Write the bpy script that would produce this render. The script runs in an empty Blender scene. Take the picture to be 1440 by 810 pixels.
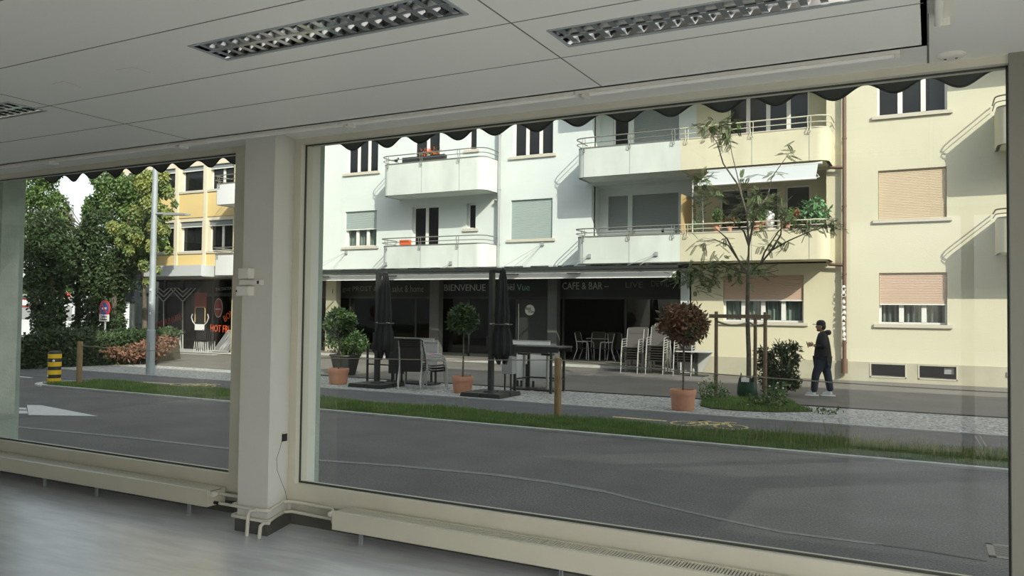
import bpy, math, random
import numpy as np
from math import pi, sin, cos, radians, sqrt, atan2
from mathutils import Vector, Matrix
R = random.Random(7)
SC = bpy.context.scene
COL = SC.collection

# ------------------------------------------------------------------ camera
F, YAW, PITCH, ROLL = 1118.0, radians(27.8), radians(1.74), radians(0.7)
CAM = Vector((0, 0, 1.8))
_f = Vector((-sin(YAW)*cos(PITCH), cos(YAW)*cos(PITCH), sin(PITCH)))
_r0 = Vector((cos(YAW), sin(YAW), 0)); _u0 = _r0.cross(_f)
_r = _r0*cos(ROLL) + _u0*sin(ROLL); _u = _u0*cos(ROLL) - _r0*sin(ROLL)
cd = bpy.data.cameras.new('camera'); cam = bpy.data.objects.new('camera', cd); COL.objects.link(cam)
cd.sensor_width = 36; cd.lens = 36*F/1440; cd.clip_start = 0.05; cd.clip_end = 400
M = Matrix((( _r.x, _u.x, -_f.x, CAM.x), (_r.y, _u.y, -_f.y, CAM.y), (_r.z, _u.z, -_f.z, CAM.z), (0, 0, 0, 1)))
cam.matrix_world = M; SC.camera = cam

def _ray(px, py): return _f + _r*((px-720)/F) - _u*((py-405)/F)
def PY(px, py, Y):            # the point seen there, on the plane at depth Y
    d = _ray(px, py); return CAM + d*(Y/d.y)
def PZ(px, py, Z=0.0):        # the point seen there, on the level Z
    d = _ray(px, py); return CAM + d*((Z-1.8)/d.z)

# ------------------------------------------------------------------ world, sun, exposure
SUN = Vector((1.33, -1.1, 1.13)).normalized()      # towards the sun
w = bpy.data.worlds.new('world'); SC.world = w; w.use_nodes = True
nt = w.node_tree; nt.nodes.clear()
sky = nt.nodes.new('ShaderNodeTexSky'); sky.sky_type = 'NISHITA'; sky.sun_disc = False
sky.sun_elevation = math.asin(SUN.z); sky.sun_rotation = atan2(SUN.x, SUN.y)
sky.air_density = 1.0; sky.dust_density = 2.0; sky.ozone_density = 1.0
bg = nt.nodes.new('ShaderNodeBackground'); bg.inputs[1].default_value = 0.22
ow = nt.nodes.new('ShaderNodeOutputWorld')
hs_ = nt.nodes.new('ShaderNodeHueSaturation'); hs_.inputs['Saturation'].default_value = 0.42
nt.links.new(sky.outputs[0], hs_.inputs['Color']); nt.links.new(hs_.outputs[0], bg.inputs[0]); nt.links.new(bg.outputs[0], ow.inputs[0])
sl = bpy.data.lights.new('sun', 'SUN'); sl.energy = 3.6; sl.angle = radians(0.53); sl.color = (1.0, 0.93, 0.80)
so = bpy.data.objects.new('sun', sl); COL.objects.link(so); so.location = (10, -10, 30)
so.rotation_euler = SUN.to_track_quat('Z', 'Y').to_euler()
SC.view_settings.view_transform = 'Standard'; SC.view_settings.look = 'None'
SC.view_settings.gamma = 1; SC.view_settings.use_curve_mapping = False
SC.view_settings.exposure = 0.40

# ------------------------------------------------------------------ materials
MATS = {}
def mat(name, col, rough=0.6, metal=0.0, noise=0.0, scale=8.0, bump=0.0, bscale=60.0, col2=None, spec=0.5, sss=0, stretch=None, detail=4):
    m = bpy.data.materials.new(name); m.use_nodes = True; t = m.node_tree
    b = t.nodes['Principled BSDF']
    b.inputs['Roughness'].default_value = rough; b.inputs['Metallic'].default_value = metal
    b.inputs['Specular IOR Level'].default_value = spec
    c = (*col, 1); b.inputs['Base Color'].default_value = c
    tc = t.nodes.new('ShaderNodeTexCoord')
    vec = tc.outputs['Object']
    if stretch:
        mp = t.nodes.new('ShaderNodeMapping'); mp.inputs['Scale'].default_value = stretch
        t.links.new(vec, mp.inputs[0]); vec = mp.outputs[0]
    if noise or col2:
        n = t.nodes.new('ShaderNodeTexNoise'); n.inputs['Scale'].default_value = scale; n.inputs['Detail'].default_value = detail
        t.links.new(vec, n.inputs['Vector'])
        r = t.nodes.new('ShaderNodeValToRGB')
        d = col2 if col2 else tuple(x*(1-noise) for x in col)
        r.color_ramp.elements[0].color = (*d, 1); r.color_ramp.elements[1].color = c
        r.color_ramp.elements[0].position = 0.32; r.color_ramp.elements[1].position = 0.62
        t.links.new(n.outputs['Fac'], r.inputs[0]); t.links.new(r.outputs[0], b.inputs['Base Color'])
    if bump:
        n2 = t.nodes.new('ShaderNodeTexNoise'); n2.inputs['Scale'].default_value = bscale
        t.links.new(vec, n2.inputs['Vector'])
        bp = t.nodes.new('ShaderNodeBump'); bp.inputs['Strength'].default_value = bump; bp.inputs['Distance'].default_value = 0.02
        t.links.new(n2.outputs['Fac'], bp.inputs['Height']); t.links.new(bp.outputs[0], b.inputs['Normal'])
    MATS[name] = m; return m

def glass(name, tint=(1, 1, 1), refl=1.7, rough=0.0):
    m = bpy.data.materials.new(name); m.use_nodes = True; t = m.node_tree; t.nodes.clear()
    o = t.nodes.new('ShaderNodeOutputMaterial'); mx = t.nodes.new('ShaderNodeMixShader')
    tr = t.nodes.new('ShaderNodeBsdfTransparent'); tr.inputs[0].default_value = (*tint, 1)
    gl = t.nodes.new('ShaderNodeBsdfGlossy'); gl.inputs['Roughness'].default_value = rough
    fr = t.nodes.new('ShaderNodeFresnel'); fr.inputs[0].default_value = 1.5
    mu = t.nodes.new('ShaderNodeMath'); mu.operation = 'MULTIPLY'; mu.use_clamp = True; mu.inputs[1].default_value = refl
    ge = t.nodes.new('ShaderNodeNewGeometry')
    mn = t.nodes.new('ShaderNodeMix'); mn.data_type = 'FLOAT'
    fb = t.nodes.new('ShaderNodeFresnel'); fb.inputs[0].default_value = 1/1.5
    # the fresnel of a thin pane is the same from both sides
    lw = t.nodes.new('ShaderNodeLayerWeight'); lw.inputs[0].default_value = 0.5
    pw = t.nodes.new('ShaderNodeMath'); pw.operation = 'POWER'; pw.inputs[1].default_value = 5.0
    ab = t.nodes.new('ShaderNodeMath'); ab.operation = 'MULTIPLY_ADD'; ab.inputs[1].default_value = 0.9; ab.inputs[2].default_value = 0.045*refl
    t.nodes.remove(fr); t.nodes.remove(fb); t.nodes.remove(mn); t.nodes.remove(ge); t.nodes.remove(mu)
    t.links.new(lw.outputs['Facing'], pw.inputs[0]); t.links.new(pw.outputs[0], ab.inputs[0]); ab.use_clamp = True
    t.links.new(ab.outputs[0], mx.inputs[0]); t.links.new(tr.outputs[0], mx.inputs[1]); t.links.new(gl.outputs[0], mx.inputs[2])
    t.links.new(mx.outputs[0], o.inputs[0]); MATS[name] = m; return m

glass('pane_glass', (0.93, 0.97, 0.94), 1.35)
glass('dark_glass', (0.30, 0.33, 0.31), 1.0)
mat('ceiling_white', (0.87, 0.88, 0.84), 0.38, noise=0.04, scale=0.7)
mat('ceiling_joint', (0.16, 0.16, 0.15), 0.8)
mat('back_wall', (0.25, 0.24, 0.22), 0.8)
mat('pale_bounce_ground', (0.50, 0.49, 0.46), 0.9, noise=.1)
mat('inner_wall', (0.76, 0.76, 0.70), 0.6, noise=0.06, scale=2.0)
mat('dirty_wall', (0.58, 0.57, 0.48), 0.7, col2=(0.42, 0.41, 0.33), scale=5, stretch=(1, 1, 0.5), bump=0.3, bscale=40)
mat('frame_beige', (0.68, 0.66, 0.55), 0.5, noise=0.08, scale=3)
mat('seal_dark', (0.05, 0.055, 0.05), 0.6)
mat('radiator_beige', (0.66, 0.64, 0.52), 0.45, noise=0.04, scale=3)
mat('pipe_white', (0.70, 0.68, 0.58), 0.4)
mat('skirting_grey', (0.10, 0.10, 0.09), 0.6, noise=0.2)
mat('lino', (0.74, 0.77, 0.80), 0.28, col2=(0.58, 0.61, 0.64), scale=2.2, stretch=(1.2, 6, 1), spec=0.6, detail=8)
mat('concrete_green', (0.40, 0.48, 0.41), 0.8, noise=0.18, scale=6, bump=0.3, bscale=50)
mat('valance_cloth', (0.07, 0.078, 0.07), 0.9)
mat('valance_edge', (0.012, 0.012, 0.012), 0.9)
mat('chrome', (0.75, 0.75, 0.75), 0.25, metal=1)
mat('mirror_alu', (0.86, 0.87, 0.88), 0.12, metal=1)
mat('black_plastic', (0.012, 0.012, 0.012), 0.5)
mat('white_plastic', (0.84, 0.83, 0.76), 0.4)
mat('tube_glass', (0.90, 0.90, 0.86), 0.2)
mat('asphalt', (0.142, 0.140, 0.134), 0.85, col2=(0.108, 0.107, 0.103), scale=1.2, bump=0.6, bscale=120, detail=10)
mat('path_asphalt', (0.125, 0.125, 0.130), 0.85, noise=0.2, scale=2, bump=0.4, bscale=120)
mat('pavement_asphalt', (0.165, 0.155, 0.14), 0.85, noise=0.22, scale=0.8, bump=0.4, bscale=90, detail=8)
mat('kerb_stone', (0.46, 0.47, 0.45), 0.8, noise=0.2, scale=6)
mat('road_white', (0.68, 0.68, 0.66), 0.7, noise=0.15, scale=9)
mat('worn_line', (0.24, 0.245, 0.24), 0.8, noise=0.3, scale=14)
mat('road_yellow', (0.78, 0.64, 0.28), 0.7, noise=0.2, scale=9)
mat('tar', (0.03, 0.03, 0.03), 0.7)
mat('soil', (0.10, 0.085, 0.055), 0.95, noise=0.4, scale=20, bump=0.5)
mat('grass', (0.17, 0.28, 0.07), 0.7, col2=(0.10, 0.18, 0.04), scale=3)
mat('dry_grass', (0.30, 0.30, 0.14), 0.8)
mat('weed', (0.11, 0.18, 0.05), 0.7, col2=(0.05, 0.10, 0.03), scale=5)
mat('flower_white', (0.75, 0.75, 0.70), 0.6)
mat('wood_post', (0.30, 0.21, 0.10), 0.8, noise=0.35, scale=9, stretch=(4, 4, 0.6), bump=0.3)
mat('stake_wood', (0.20, 0.14, 0.09), 0.85, noise=0.35, scale=9, stretch=(4, 4, 0.6))
mat('bark', (0.14, 0.12, 0.09), 0.9, noise=0.4, scale=14, bump=0.5)
mat('leaf_dark', (0.040, 0.075, 0.022), 0.6, col2=(0.022, 0.045, 0.014), scale=1.5)
mat('leaf_mid', (0.10, 0.17, 0.04), 0.5, col2=(0.045, 0.09, 0.02), scale=1.2)
mat('leaf_yellow', (0.24, 0.27, 0.07), 0.5, col2=(0.06, 0.11, 0.03), scale=1.3)
mat('leaf_bay', (0.05, 0.10, 0.025), 0.4, col2=(0.02, 0.045, 0.012), scale=4)
mat('leaf_brown', (0.20, 0.09, 0.045), 0.5, col2=(0.05, 0.06, 0.02), scale=3)
mat('leaf_copper', (0.26, 0.13, 0.08), 0.6, col2=(0.10, 0.06, 0.03), scale=5)
mat('leaf_fine', (0.12, 0.19, 0.05), 0.6, col2=(0.07, 0.12, 0.03), scale=3)
mat('leaf_variegated', (0.16, 0.32, 0.13), 0.5, col2=(0.03, 0.12, 0.05), scale=9)
mat('terracotta', (0.60, 0.30, 0.19), 0.75, noise=0.12, scale=6)
mat('cafe_pier', (0.11, 0.115, 0.11), 0.8, noise=.1)
mat('jamb_grey', (0.24, 0.24, 0.20), 0.6)
mat('dark_pot', (0.02, 0.022, 0.02), 0.6)
mat('rope', (0.30, 0.27, 0.20), 0.9)
mat('galvanised', (0.42, 0.47, 0.50), 0.5, metal=0.3, noise=0.12, scale=4)
mat('mint_render', (0.64, 0.70, 0.68), 0.9, noise=0.05, scale=0.6, bump=0.15, bscale=30)
mat('yellow_render', (0.64, 0.605, 0.44), 0.9, noise=0.05, scale=0.6, bump=0.15, bscale=30)
mat('cream_render', (0.62, 0.60, 0.46), 0.9, noise=0.05, scale=0.6, bump=0.15, bscale=30)
mat('plinth_render', (0.45, 0.43, 0.33), 0.9, noise=0.12, scale=2, bump=0.2)
mat('balcony_mint', (0.64, 0.69, 0.65), 0.9, noise=0.16, scale=1.4, stretch=(1, 1, 0.4))
mat('balcony_yellow', (0.62, 0.59, 0.43), 0.9, noise=0.12, scale=1.4, stretch=(1, 1, 0.4))
mat('window_white', (0.78, 0.78, 0.74), 0.45)
mat('sill_stone', (0.55, 0.52, 0.43), 0.8)
mat('window_pane', (0.012, 0.014, 0.014), 0.06, spec=0.3)
mat('curtain', (0.30, 0.33, 0.33), 0.9, col2=(0.10, 0.12, 0.12), scale=9, stretch=(3, 3, 0.05))
mat('rail_iron', (0.18, 0.18, 0.16), 0.5)
mat('rail_cream', (0.55, 0.53, 0.40), 0.5)
mat('pipe_grey', (0.32, 0.34, 0.34), 0.5)
mat('pipe_brown', (0.14, 0.085, 0.06), 0.5)
mat('sticker_white', (0.8, 0.8, 0.78), 0.6)
mat('awning_grey', (0.44, 0.48, 0.49), 0.8)
mat('awning_white', (0.86, 0.86, 0.82), 0.6)
mat('privacy_ochre', (0.50, 0.36, 0.16), 0.8)
mat('dark_frame', (0.030, 0.034, 0.033), 0.5)
mat('fascia_dark', (0.012, 0.018, 0.017), 0.6)
mat('cafe_floor', (0.16, 0.15, 0.13), 0.7)
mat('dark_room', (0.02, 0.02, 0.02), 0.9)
mat('letter_pale', (0.42, 0.44, 0.40), 0.7)
mat('letter_teal', (0.20, 0.42, 0.42), 0.7)
mat('letter_dim', (0.20, 0.21, 0.18), 0.7)
mat('disc_white', (0.72, 0.72, 0.68), 0.7)
mat('parasol_cloth', (0.018, 0.020, 0.020), 0.95, noise=0.3, scale=6)
mat('steel_black', (0.02, 0.022, 0.022), 0.45)
mat('chair_alu', (0.46, 0.46, 0.44), 0.4, metal=0.6)
mat('sling_black', (0.02, 0.02, 0.02), 0.8)
mat('sling_grey', (0.085, 0.08, 0.072), 0.8)
mat('table_grey', (0.48, 0.49, 0.48), 0.5)
mat('table_white', (0.86, 0.87, 0.86), 0.4)
mat('pink_sticker', (0.80, 0.12, 0.25), 0.7)
mat('ochre_render', (0.72, 0.55, 0.25), 0.9, noise=0.06, scale=0.8)
mat('ochre_band', (0.68, 0.62, 0.48), 0.9)
mat('lemon_render', (0.66, 0.61, 0.34), 0.9)
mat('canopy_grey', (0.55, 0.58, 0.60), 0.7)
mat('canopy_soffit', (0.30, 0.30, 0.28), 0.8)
mat('white_stripe', (0.55, 0.56, 0.55), 0.6)
mat('neon_orange', (0.85, 0.13, 0.03), 0.6)
mat('red_oval', (0.35, 0.05, 0.04), 0.6)
mat('black_sign', (0.015, 0.015, 0.02), 0.5)
mat('blue_sign', (0.05, 0.10, 0.30), 0.5)
mat('red_sign', (0.55, 0.05, 0.05), 0.5)
mat('bollard_yellow', (0.95, 0.62, 0.02), 0.5)
mat('bollard_black', (0.02, 0.02, 0.02), 0.5)
mat('skin', (0.42, 0.24, 0.16), 0.6)
mat('jacket', (0.012, 0.012, 0.014), 0.8)
mat('jeans', (0.018, 0.030, 0.055), 0.85, noise=0.25, scale=8)
mat('shoe', (0.62, 0.68, 0.70), 0.6)
mat('water_bag', (0.012, 0.055, 0.032), 0.4, noise=0.3, scale=12)
mat('far_white', (0.70, 0.72, 0.72), 0.9)
mat('far_grey', (0.35, 0.36, 0.36), 0.8)
mat('facade_brick', (0.45, 0.45, 0.42), 0.9)
mat('blind_green', (0.33, 0.40, 0.38), 0.6)
mat('blind_pink', (0.55, 0.40, 0.30), 0.6)
mat('blind_tan', (0.58, 0.47, 0.33), 0.6)
mat('blind_grey', (0.24, 0.27, 0.27), 0.6)
def slat(name, pitch=0.045):
    m = MATS[name]; t = m.node_tree; b = t.nodes['Principled BSDF']
    tc = [n for n in t.nodes if n.type == 'TEX_COORD'][0]
    wv = t.nodes.new('ShaderNodeTexWave'); wv.bands_direction = 'Z'; wv.inputs['Scale'].default_value = 2*pi/pitch/20*1.0
    t.links.new(tc.outputs['Object'], wv.inputs['Vector'])
    bp = t.nodes.new('ShaderNodeBump'); bp.inputs['Strength'].default_value = 0.6; bp.inputs['Distance'].default_value = 0.012
    t.links.new(wv.outputs['Fac'], bp.inputs['Height']); t.links.new(bp.outputs[0], b.inputs['Normal'])
def speck(name, scale=28, lo=.72, hi=1.25, s2=3.0):
    m = MATS[name]; t = m.node_tree; b = t.nodes['Principled BSDF']; src = b.inputs['Base Color'].links[0].from_socket
    tc = [n for n in t.nodes if n.type == 'TEX_COORD'][0]
    n = t.nodes.new('ShaderNodeTexNoise'); n.inputs['Scale'].default_value = scale; n.inputs['Detail'].default_value = 3; n.inputs['Roughness'].default_value = .8
    t.links.new(tc.outputs['Object'], n.inputs['Vector'])
    mr = t.nodes.new('ShaderNodeMapRange'); mr.inputs['From Min'].default_value = .3; mr.inputs['From Max'].default_value = .7; mr.inputs['To Min'].default_value = lo; mr.inputs['To Max'].default_value = hi
    t.links.new(n.outputs['Fac'], mr.inputs['Value'])
    mx = t.nodes.new('ShaderNodeVectorMath'); mx.operation = 'SCALE'
    t.links.new(src, mx.inputs[0]); t.links.new(mr.outputs[0], mx.inputs['Scale']); t.links.new(mx.outputs[0], b.inputs['Base Color'])
speck('asphalt', 45, .45, 1.6); speck('path_asphalt', 45, .6, 1.4); speck('pavement_asphalt', 30, .75, 1.25)
for n in ('blind_green', 'blind_pink', 'blind_tan', 'blind_grey'): slat(n)
# gravel: pale pebbles of many greys
m = mat('gravel', (0.42, 0.42, 0.40), 0.9); t = m.node_tree; b = t.nodes['Principled BSDF']
tc = [n for n in t.nodes if n.type == 'TEX_COORD'][0]
vo = t.nodes.new('ShaderNodeTexVoronoi'); vo.inputs['Scale'].default_value = 22
t.links.new(tc.outputs['Object'], vo.inputs['Vector'])
rp = t.nodes.new('ShaderNodeValToRGB'); rp.color_ramp.elements[0].color = (0.16, 0.16, 0.15, 1); rp.color_ramp.elements[1].color = (0.66, 0.66, 0.63, 1)
t.links.new(vo.outputs['Color'], rp.inputs[0]); t.links.new(rp.outputs[0], b.inputs['Base Color'])
bp = t.nodes.new('ShaderNodeBump'); bp.inputs['Strength'].default_value = 1.0; bp.inputs['Distance'].default_value = 0.03; bp.invert = True
t.links.new(vo.outputs['Distance'], bp.inputs['Height']); t.links.new(bp.outputs[0], b.inputs['Normal'])

# ------------------------------------------------------------------ mesh builder
class MB:
    def __init__(s): s.v = []; s.f = []
    def add(s, vs, fs):
        o = len(s.v); s.v += [tuple(p) for p in vs]; s.f += [tuple(i+o for i in q) for q in fs]; return s
    def box(s, x0, x1, y0, y1, z0, z1):
        vs = [(x, y, z) for z in (z0, z1) for y in (y0, y1) for x in (x0, x1)]
        return s.add(vs, [(0, 2, 3, 1), (4, 5, 7, 6), (0, 1, 5, 4), (2, 6, 7, 3), (0, 4, 6, 2), (1, 3, 7, 5)])
    def hull8(s, vs): return s.add(vs, [(0, 2, 3, 1), (4, 5, 7, 6), (0, 1, 5, 4), (2, 6, 7, 3), (0, 4, 6, 2), (1, 3, 7, 5)])
    def bar(s, p, q, wd, h):          # a square bar between two points
        p = Vector(p); q = Vector(q); d = (q-p).normalized()
        a = d.cross(Vector((0, 0, 1)))
        if a.length < 1e-3: a = Vector((1, 0, 0))
        a.normalize(); c = d.cross(a).normalized()
        vs = []
        for e in (p, q):
            for j in (-.5, .5):
                for i in (-.5, .5): vs.append(e + a*(wd*i) + c*(h*j))
        return s.hull8(vs)
    def tube(s, pts, r, n=8, cap=True):
        pts = [Vector(p) for p in pts]; k = len(pts)
        rs = r if isinstance(r, (list, tuple)) else [r]*k
        o = len(s.v); up = None
        for i, p in enumerate(pts):
            d = (pts[min(i+1, k-1)] - pts[max(i-1, 0)]).normalized()
            if up is None:
                up = Vector((0, 0, 1)) if abs(d.z) < 0.9 else Vector((1, 0, 0))
            a = d.cross(up).normalized(); c = a.cross(d).normalized(); up = c
            for j in range(n):
                t = 2*pi*j/n; s.v.append(tuple(p + a*(rs[i]*cos(t)) + c*(rs[i]*sin(t))))
        for i in range(k-1):
            for j in range(n):
                s.f.append((o+i*n+j, o+i*n+(j+1) % n, o+(i+1)*n+(j+1) % n, o+(i+1)*n+j))
        if cap:
            s.f.append(tuple(o+j for j in reversed(range(n)))); s.f.append(tuple(o+(k-1)*n+j for j in range(n)))
        return s
    def lathe(s, prof, c=(0, 0, 0), n=24):
        o = len(s.v)
        for (r, z) in prof:
            for j in range(n):
                t = 2*pi*j/n; s.v.append((c[0]+r*cos(t), c[1]+r*sin(t), c[2]+z))
        for i in range(len(prof)-1):
            for j in range(n):
                s.f.append((o+i*n+j, o+i*n+(j+1) % n, o+(i+1)*n+(j+1) % n, o+(i+1)*n+j))
        s.f.append(tuple(o+j for j in reversed(range(n)))); s.f.append(tuple(o+(len(prof)-1)*n+j for j in range(n)))
        return s
    def prismY(s, pts, y0, y1):        # outline in x,z
        n = len(pts); vs = [(x, y0, z) for x, z in pts] + [(x, y1, z) for x, z in pts]
        return s.add(vs, [tuple(range(n)), tuple(range(2*n-1, n-1, -1))] + [(i, i+n, (i+1) % n+n, (i+1) % n) for i in range(n)])
    def prismZ(s, pts, z0, z1):        # outline in x,y
        n = len(pts); vs = [(x, y, z0) for x, y in pts] + [(x, y, z1) for x, y in pts]
        return s.add(vs, [tuple(range(n-1, -1, -1)), tuple(range(n, 2*n))] + [(i, (i+1) % n, (i+1) % n+n, i+n) for i in range(n)])
    def wallpath(s, pts, th, z0, z1):  # thin wall following a plan path
        n = len(pts); P = [Vector((a, b)) for a, b in pts]; L = []; Q = []
        for i in range(n):
            d = (P[min(i+1, n-1)]-P[max(i-1, 0)]).normalized(); nn = Vector((-d.y, d.x))
            L.append(P[i]); Q.append(P[i]+nn*th)
        return s.prismZ([tuple(p) for p in L] + [tuple(p) for p in reversed(Q)], z0, z1)
    def ell(s, c, r, nu=12, nv=8):
        prof = []; o = len(s.v)
        for i in range(nv+1):
            a = -pi/2 + pi*i/nv
            for j in range(nu):
                t = 2*pi*j/nu; rr = max(cos(a), 0.02)
                s.v.append((c[0]+r[0]*rr*cos(t), c[1]+r[1]*rr*sin(t), c[2]+r[2]*sin(a)))
        for i in range(nv):
            for j in range(nu): s.f.append((o+i*nu+j, o+i*nu+(j+1) % nu, o+(i+1)*nu+(j+1) % nu, o+(i+1)*nu+j))
        return s
    def holes(s, x0, x1, z0, z1, y0, y1, hs):   # wall in x,z with rectangular holes
        xs = sorted({x0, x1} | {min(max(h[i], x0), x1) for h in hs for i in (0, 1)})
        zs = sorted({z0, z1} | {min(max(h[i], z0), z1) for h in hs for i in (2, 3)})
        for a, b in zip(xs, xs[1:]):
            run = None
            for c, d in zip(zs, zs[1:]):
                mx, mz = (a+b)/2, (c+d)/2
                solid = not any(h[0] < mx < h[1] and h[2] < mz < h[3] for h in hs)
                if solid: run = [c, d] if run is None else [run[0], d]
                if (not solid) and run: s.box(a, b, y0, y1, *run); run = None
            if run: s.box(a, b, y0, y1, *run)
        return s
    def leaves(s, pts, size, asp=0.45, jit=0.4, droop=0.0):
        # folded little blades at the given points
        pts = np.asarray(pts); n = len(pts)
        rg = np.random.default_rng(n+len(s.v))
        d = rg.normal(size=(n, 3)); d[:, 2] -= droop; d /= np.linalg.norm(d, axis=1)[:, None]
        e = rg.normal(size=(n, 3)); e -= d*(e*d).sum(1)[:, None]; e /= np.linalg.norm(e, axis=1)[:, None]
        nn = np.cross(d, e)
        L = size*(1+jit*rg.uniform(-1, 1, n))[:, None]
        a = pts; tip = pts + d*L; ml = pts + d*L*.5 + e*L*asp*.5 + nn*L*.08; mr = pts + d*L*.5 - e*L*asp*.5 + nn*L*.08
        V = np.stack([a, mr, tip, ml], 1).reshape(-1, 3); o = len(s.v)
        s.v += [tuple(p) for p in V.tolist()]
        s.f += [(o+4*i, o+4*i+1, o+4*i+2, o+4*i+3) for i in range(n)]
        return s
    def build(s, name, m, parent=None, smooth=False, loc=None, kind=None):
        me = bpy.data.meshes.new(name)
        off = Vector((0, 0, 0))
        if parent is not None:
            off = WL(parent)
        elif loc is not None: off = Vector(loc)
        vs = s.v if off.length == 0 else [(a-off.x, b-off.y, c-off.z) for a, b, c in s.v]
        me.from_pydata(vs, [], s.f); me.update()
        for mm in (m if isinstance(m, (list, tuple)) else [m]): me.materials.append(MATS[mm])
        if smooth:
            me.polygons.foreach_set('use_smooth', [True]*len(me.polygons))
            me.set_sharp_from_angle(angle=radians(smooth if smooth is not True else 45))
        o = bpy.data.objects.new(name, me); COL.objects.link(o)
        if parent is not None: o.parent = parent
        elif loc is not None: o.location = off
        if kind: o['kind'] = kind
        return o
def WL(o):
    v = Vector(o.location)
    while o.parent: o = o.parent; v += Vector(o.location)
    return v
def tag(o, label=None, cat=None, group=None, kind=None):
    if label: o['label'] = label
    if cat: o['category'] = cat
    if group: o['group'] = group
    if kind: o['kind'] = kind
    return o
def thing(name, label, cat, loc=(0, 0, 0), group=None):
    o = bpy.data.objects.new(name, None); COL.objects.link(o); o.location = loc; o.empty_display_size = .1
    return tag(o, label, cat, group)
def copy_tree(o, parent=None):
    kids = [k for k in KIDS(o)]
    c = o.copy(); COL.objects.link(c)
    if parent is not None: c.parent = parent
    for k in kids: copy_tree(k, c)
    return c
def KIDS(o): return [x for x in COL.objects if x.parent == o]
def struct(name, mb, m, **k): return tag(mb.build(name, m, **k), kind='structure')
def text(name, body, size, loc, m, parent=None, ext=0.005, rz=0.0, shear=0.0, sx=1.0, tilt=0.0):
    cu = bpy.data.curves.new(name, 'FONT'); cu.body = body; cu.size = size; cu.extrude = ext; cu.align_x = 'CENTER'; cu.align_y = 'CENTER'; cu.shear = shear
    cu.resolution_u = 2
    to = bpy.data.objects.new(name, cu)
    me = bpy.data.meshes.new_from_object(to); bpy.data.objects.remove(to)
    me.transform(Matrix.Rotation(rz, 4, 'Z') @ Matrix.Rotation(pi/2, 4, 'X') @ Matrix.Rotation(tilt, 4, 'Z') @ Matrix.Diagonal((sx, 1, 1, 1)))
    me.materials.clear(); me.materials.append(MATS[m])
    o = bpy.data.objects.new(name, me); COL.objects.link(o)
    if parent is not None: o.parent = parent; o.location = Vector(loc)-WL(parent)
    else: o.location = loc
    return o

# ================================================================== THE ROOM
ZF, ZC, ZS = 0.27, 2.90, 3.03        # floor, hung ceiling, soffit by the glass
YG = 4.38                            # glass
XL, XR, YB = -11.0, 1.6, -1.3
W1 = (-9.6, PY(335, 440, YG).x, 0.565, 2.99)       # left window pane
W2 = (PY(427.5, 440, YG).x, PY(1419, 440, YG).x, 0.565, 2.99)
struct('floor', MB().box(XL, XR, YB, 4.36, -0.02, ZF), 'lino')
L1 = (-2.74, -1.52, 2.29, 2.48); L2 = (-1.31, -0.09, 2.78, 2.97); L3 = (-5.62, -4.40, 2.50, 2.69)
def ceil_holes():
    mb = MB(); hs = [L1, L2, L3]
    xs = sorted({XL, -0.01} | {h[i] for h in hs for i in (0, 1)}); ys = sorted({YB, 3.6} | {h[i] for h in hs for i in (2, 3)})
    for a, b in zip(xs, xs[1:]):
        for c, d in zip(ys, ys[1:]):
            if not any(h[0] < (a+b)/2 < h[1] and h[2] < (c+d)/2 < h[3] for h in hs): mb.box(a, b, c, d, ZC, ZC+.02)
    mb.box(XL, -0.01, 3.58, 3.60, ZC, ZS)
    mb.box(-0.03, -0.01, YB, 3.6, ZC, ZS)
    mb.box(XL, XR, YB, 4.36, 3.06, 3.12)
    return mb
struct('ceiling', ceil_holes(), 'ceiling_white')
struct('ceiling_soffit', MB().box(XL, XR, 3.6, 4.32, ZS, 3.06).box(-0.01, XR, YB, 3.6, ZS, 3.06), 'ceiling_white')
# panel joints, 4 mm shadow gaps
jm = MB()
def joint(x0, x1, y0, y1): jm.box(x0, x1, y0, y1, ZC-0.0012, ZC-0.0002)
for y in (0.18, 0.66, 1.15, 1.64, 2.12, 2.64, 3.10): joint(XL, -0.02, y-.0025, y+.0025)
for x in (-1.41, -4.27, -7.13): joint(x-.003, x+.003, YB, 3.58)
struct('trim_1', jm, 'ceiling_joint')
struct('trim_2', MB().box(-0.012, -0.004, 3.6, 4.3, ZS-.003, ZS-.0003).box(-0.0098, -0.007, YB, 3.6, ZC-.002, ZC+.012), 'ceiling_joint')

# window wall: low wall, jambs, head, post
struct('wall_front', MB().box(XL, XR, 4.36, 4.62, -0.1, 0.435), 'dirty_wall')
struct('wall_front_head', MB().box(XL, XR, 4.34, 4.62, 3.04, 3.3), 'frame_beige')
struct('wall_front_pier', MB().box(XL, W1[0]-.05, 4.36, 4.6, .4, 3.05).box(W2[1]+.16, XR, 4.36, 4.6, .4, 3.05), 'inner_wall')
def frame(name, W, wl, wr):
    x0, x1, z0, z1 = W; mb = MB()
    mb.box(x0-wl, x1+wr, 4.32, 4.44, .435, z0); mb.box(x0-wl, x1+wr, 4.32, 4.44, z1, 3.04)
    mb.box(x0-wl, x0, 4.32, 4.44, z0, z1)
    if name == 'window_1': mb.box(x1, x1+wr, 4.32, 4.44, z0, z1)
    else: struct('trim_9', MB().box(x1, x1+wr, 4.30, 4.44, .435, 3.035), 'jamb_grey')
    return struct(name, mb, 'frame_beige')
frame('window_1', W1, .05, .13); frame('window_2', W2, .09, .16)
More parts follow.
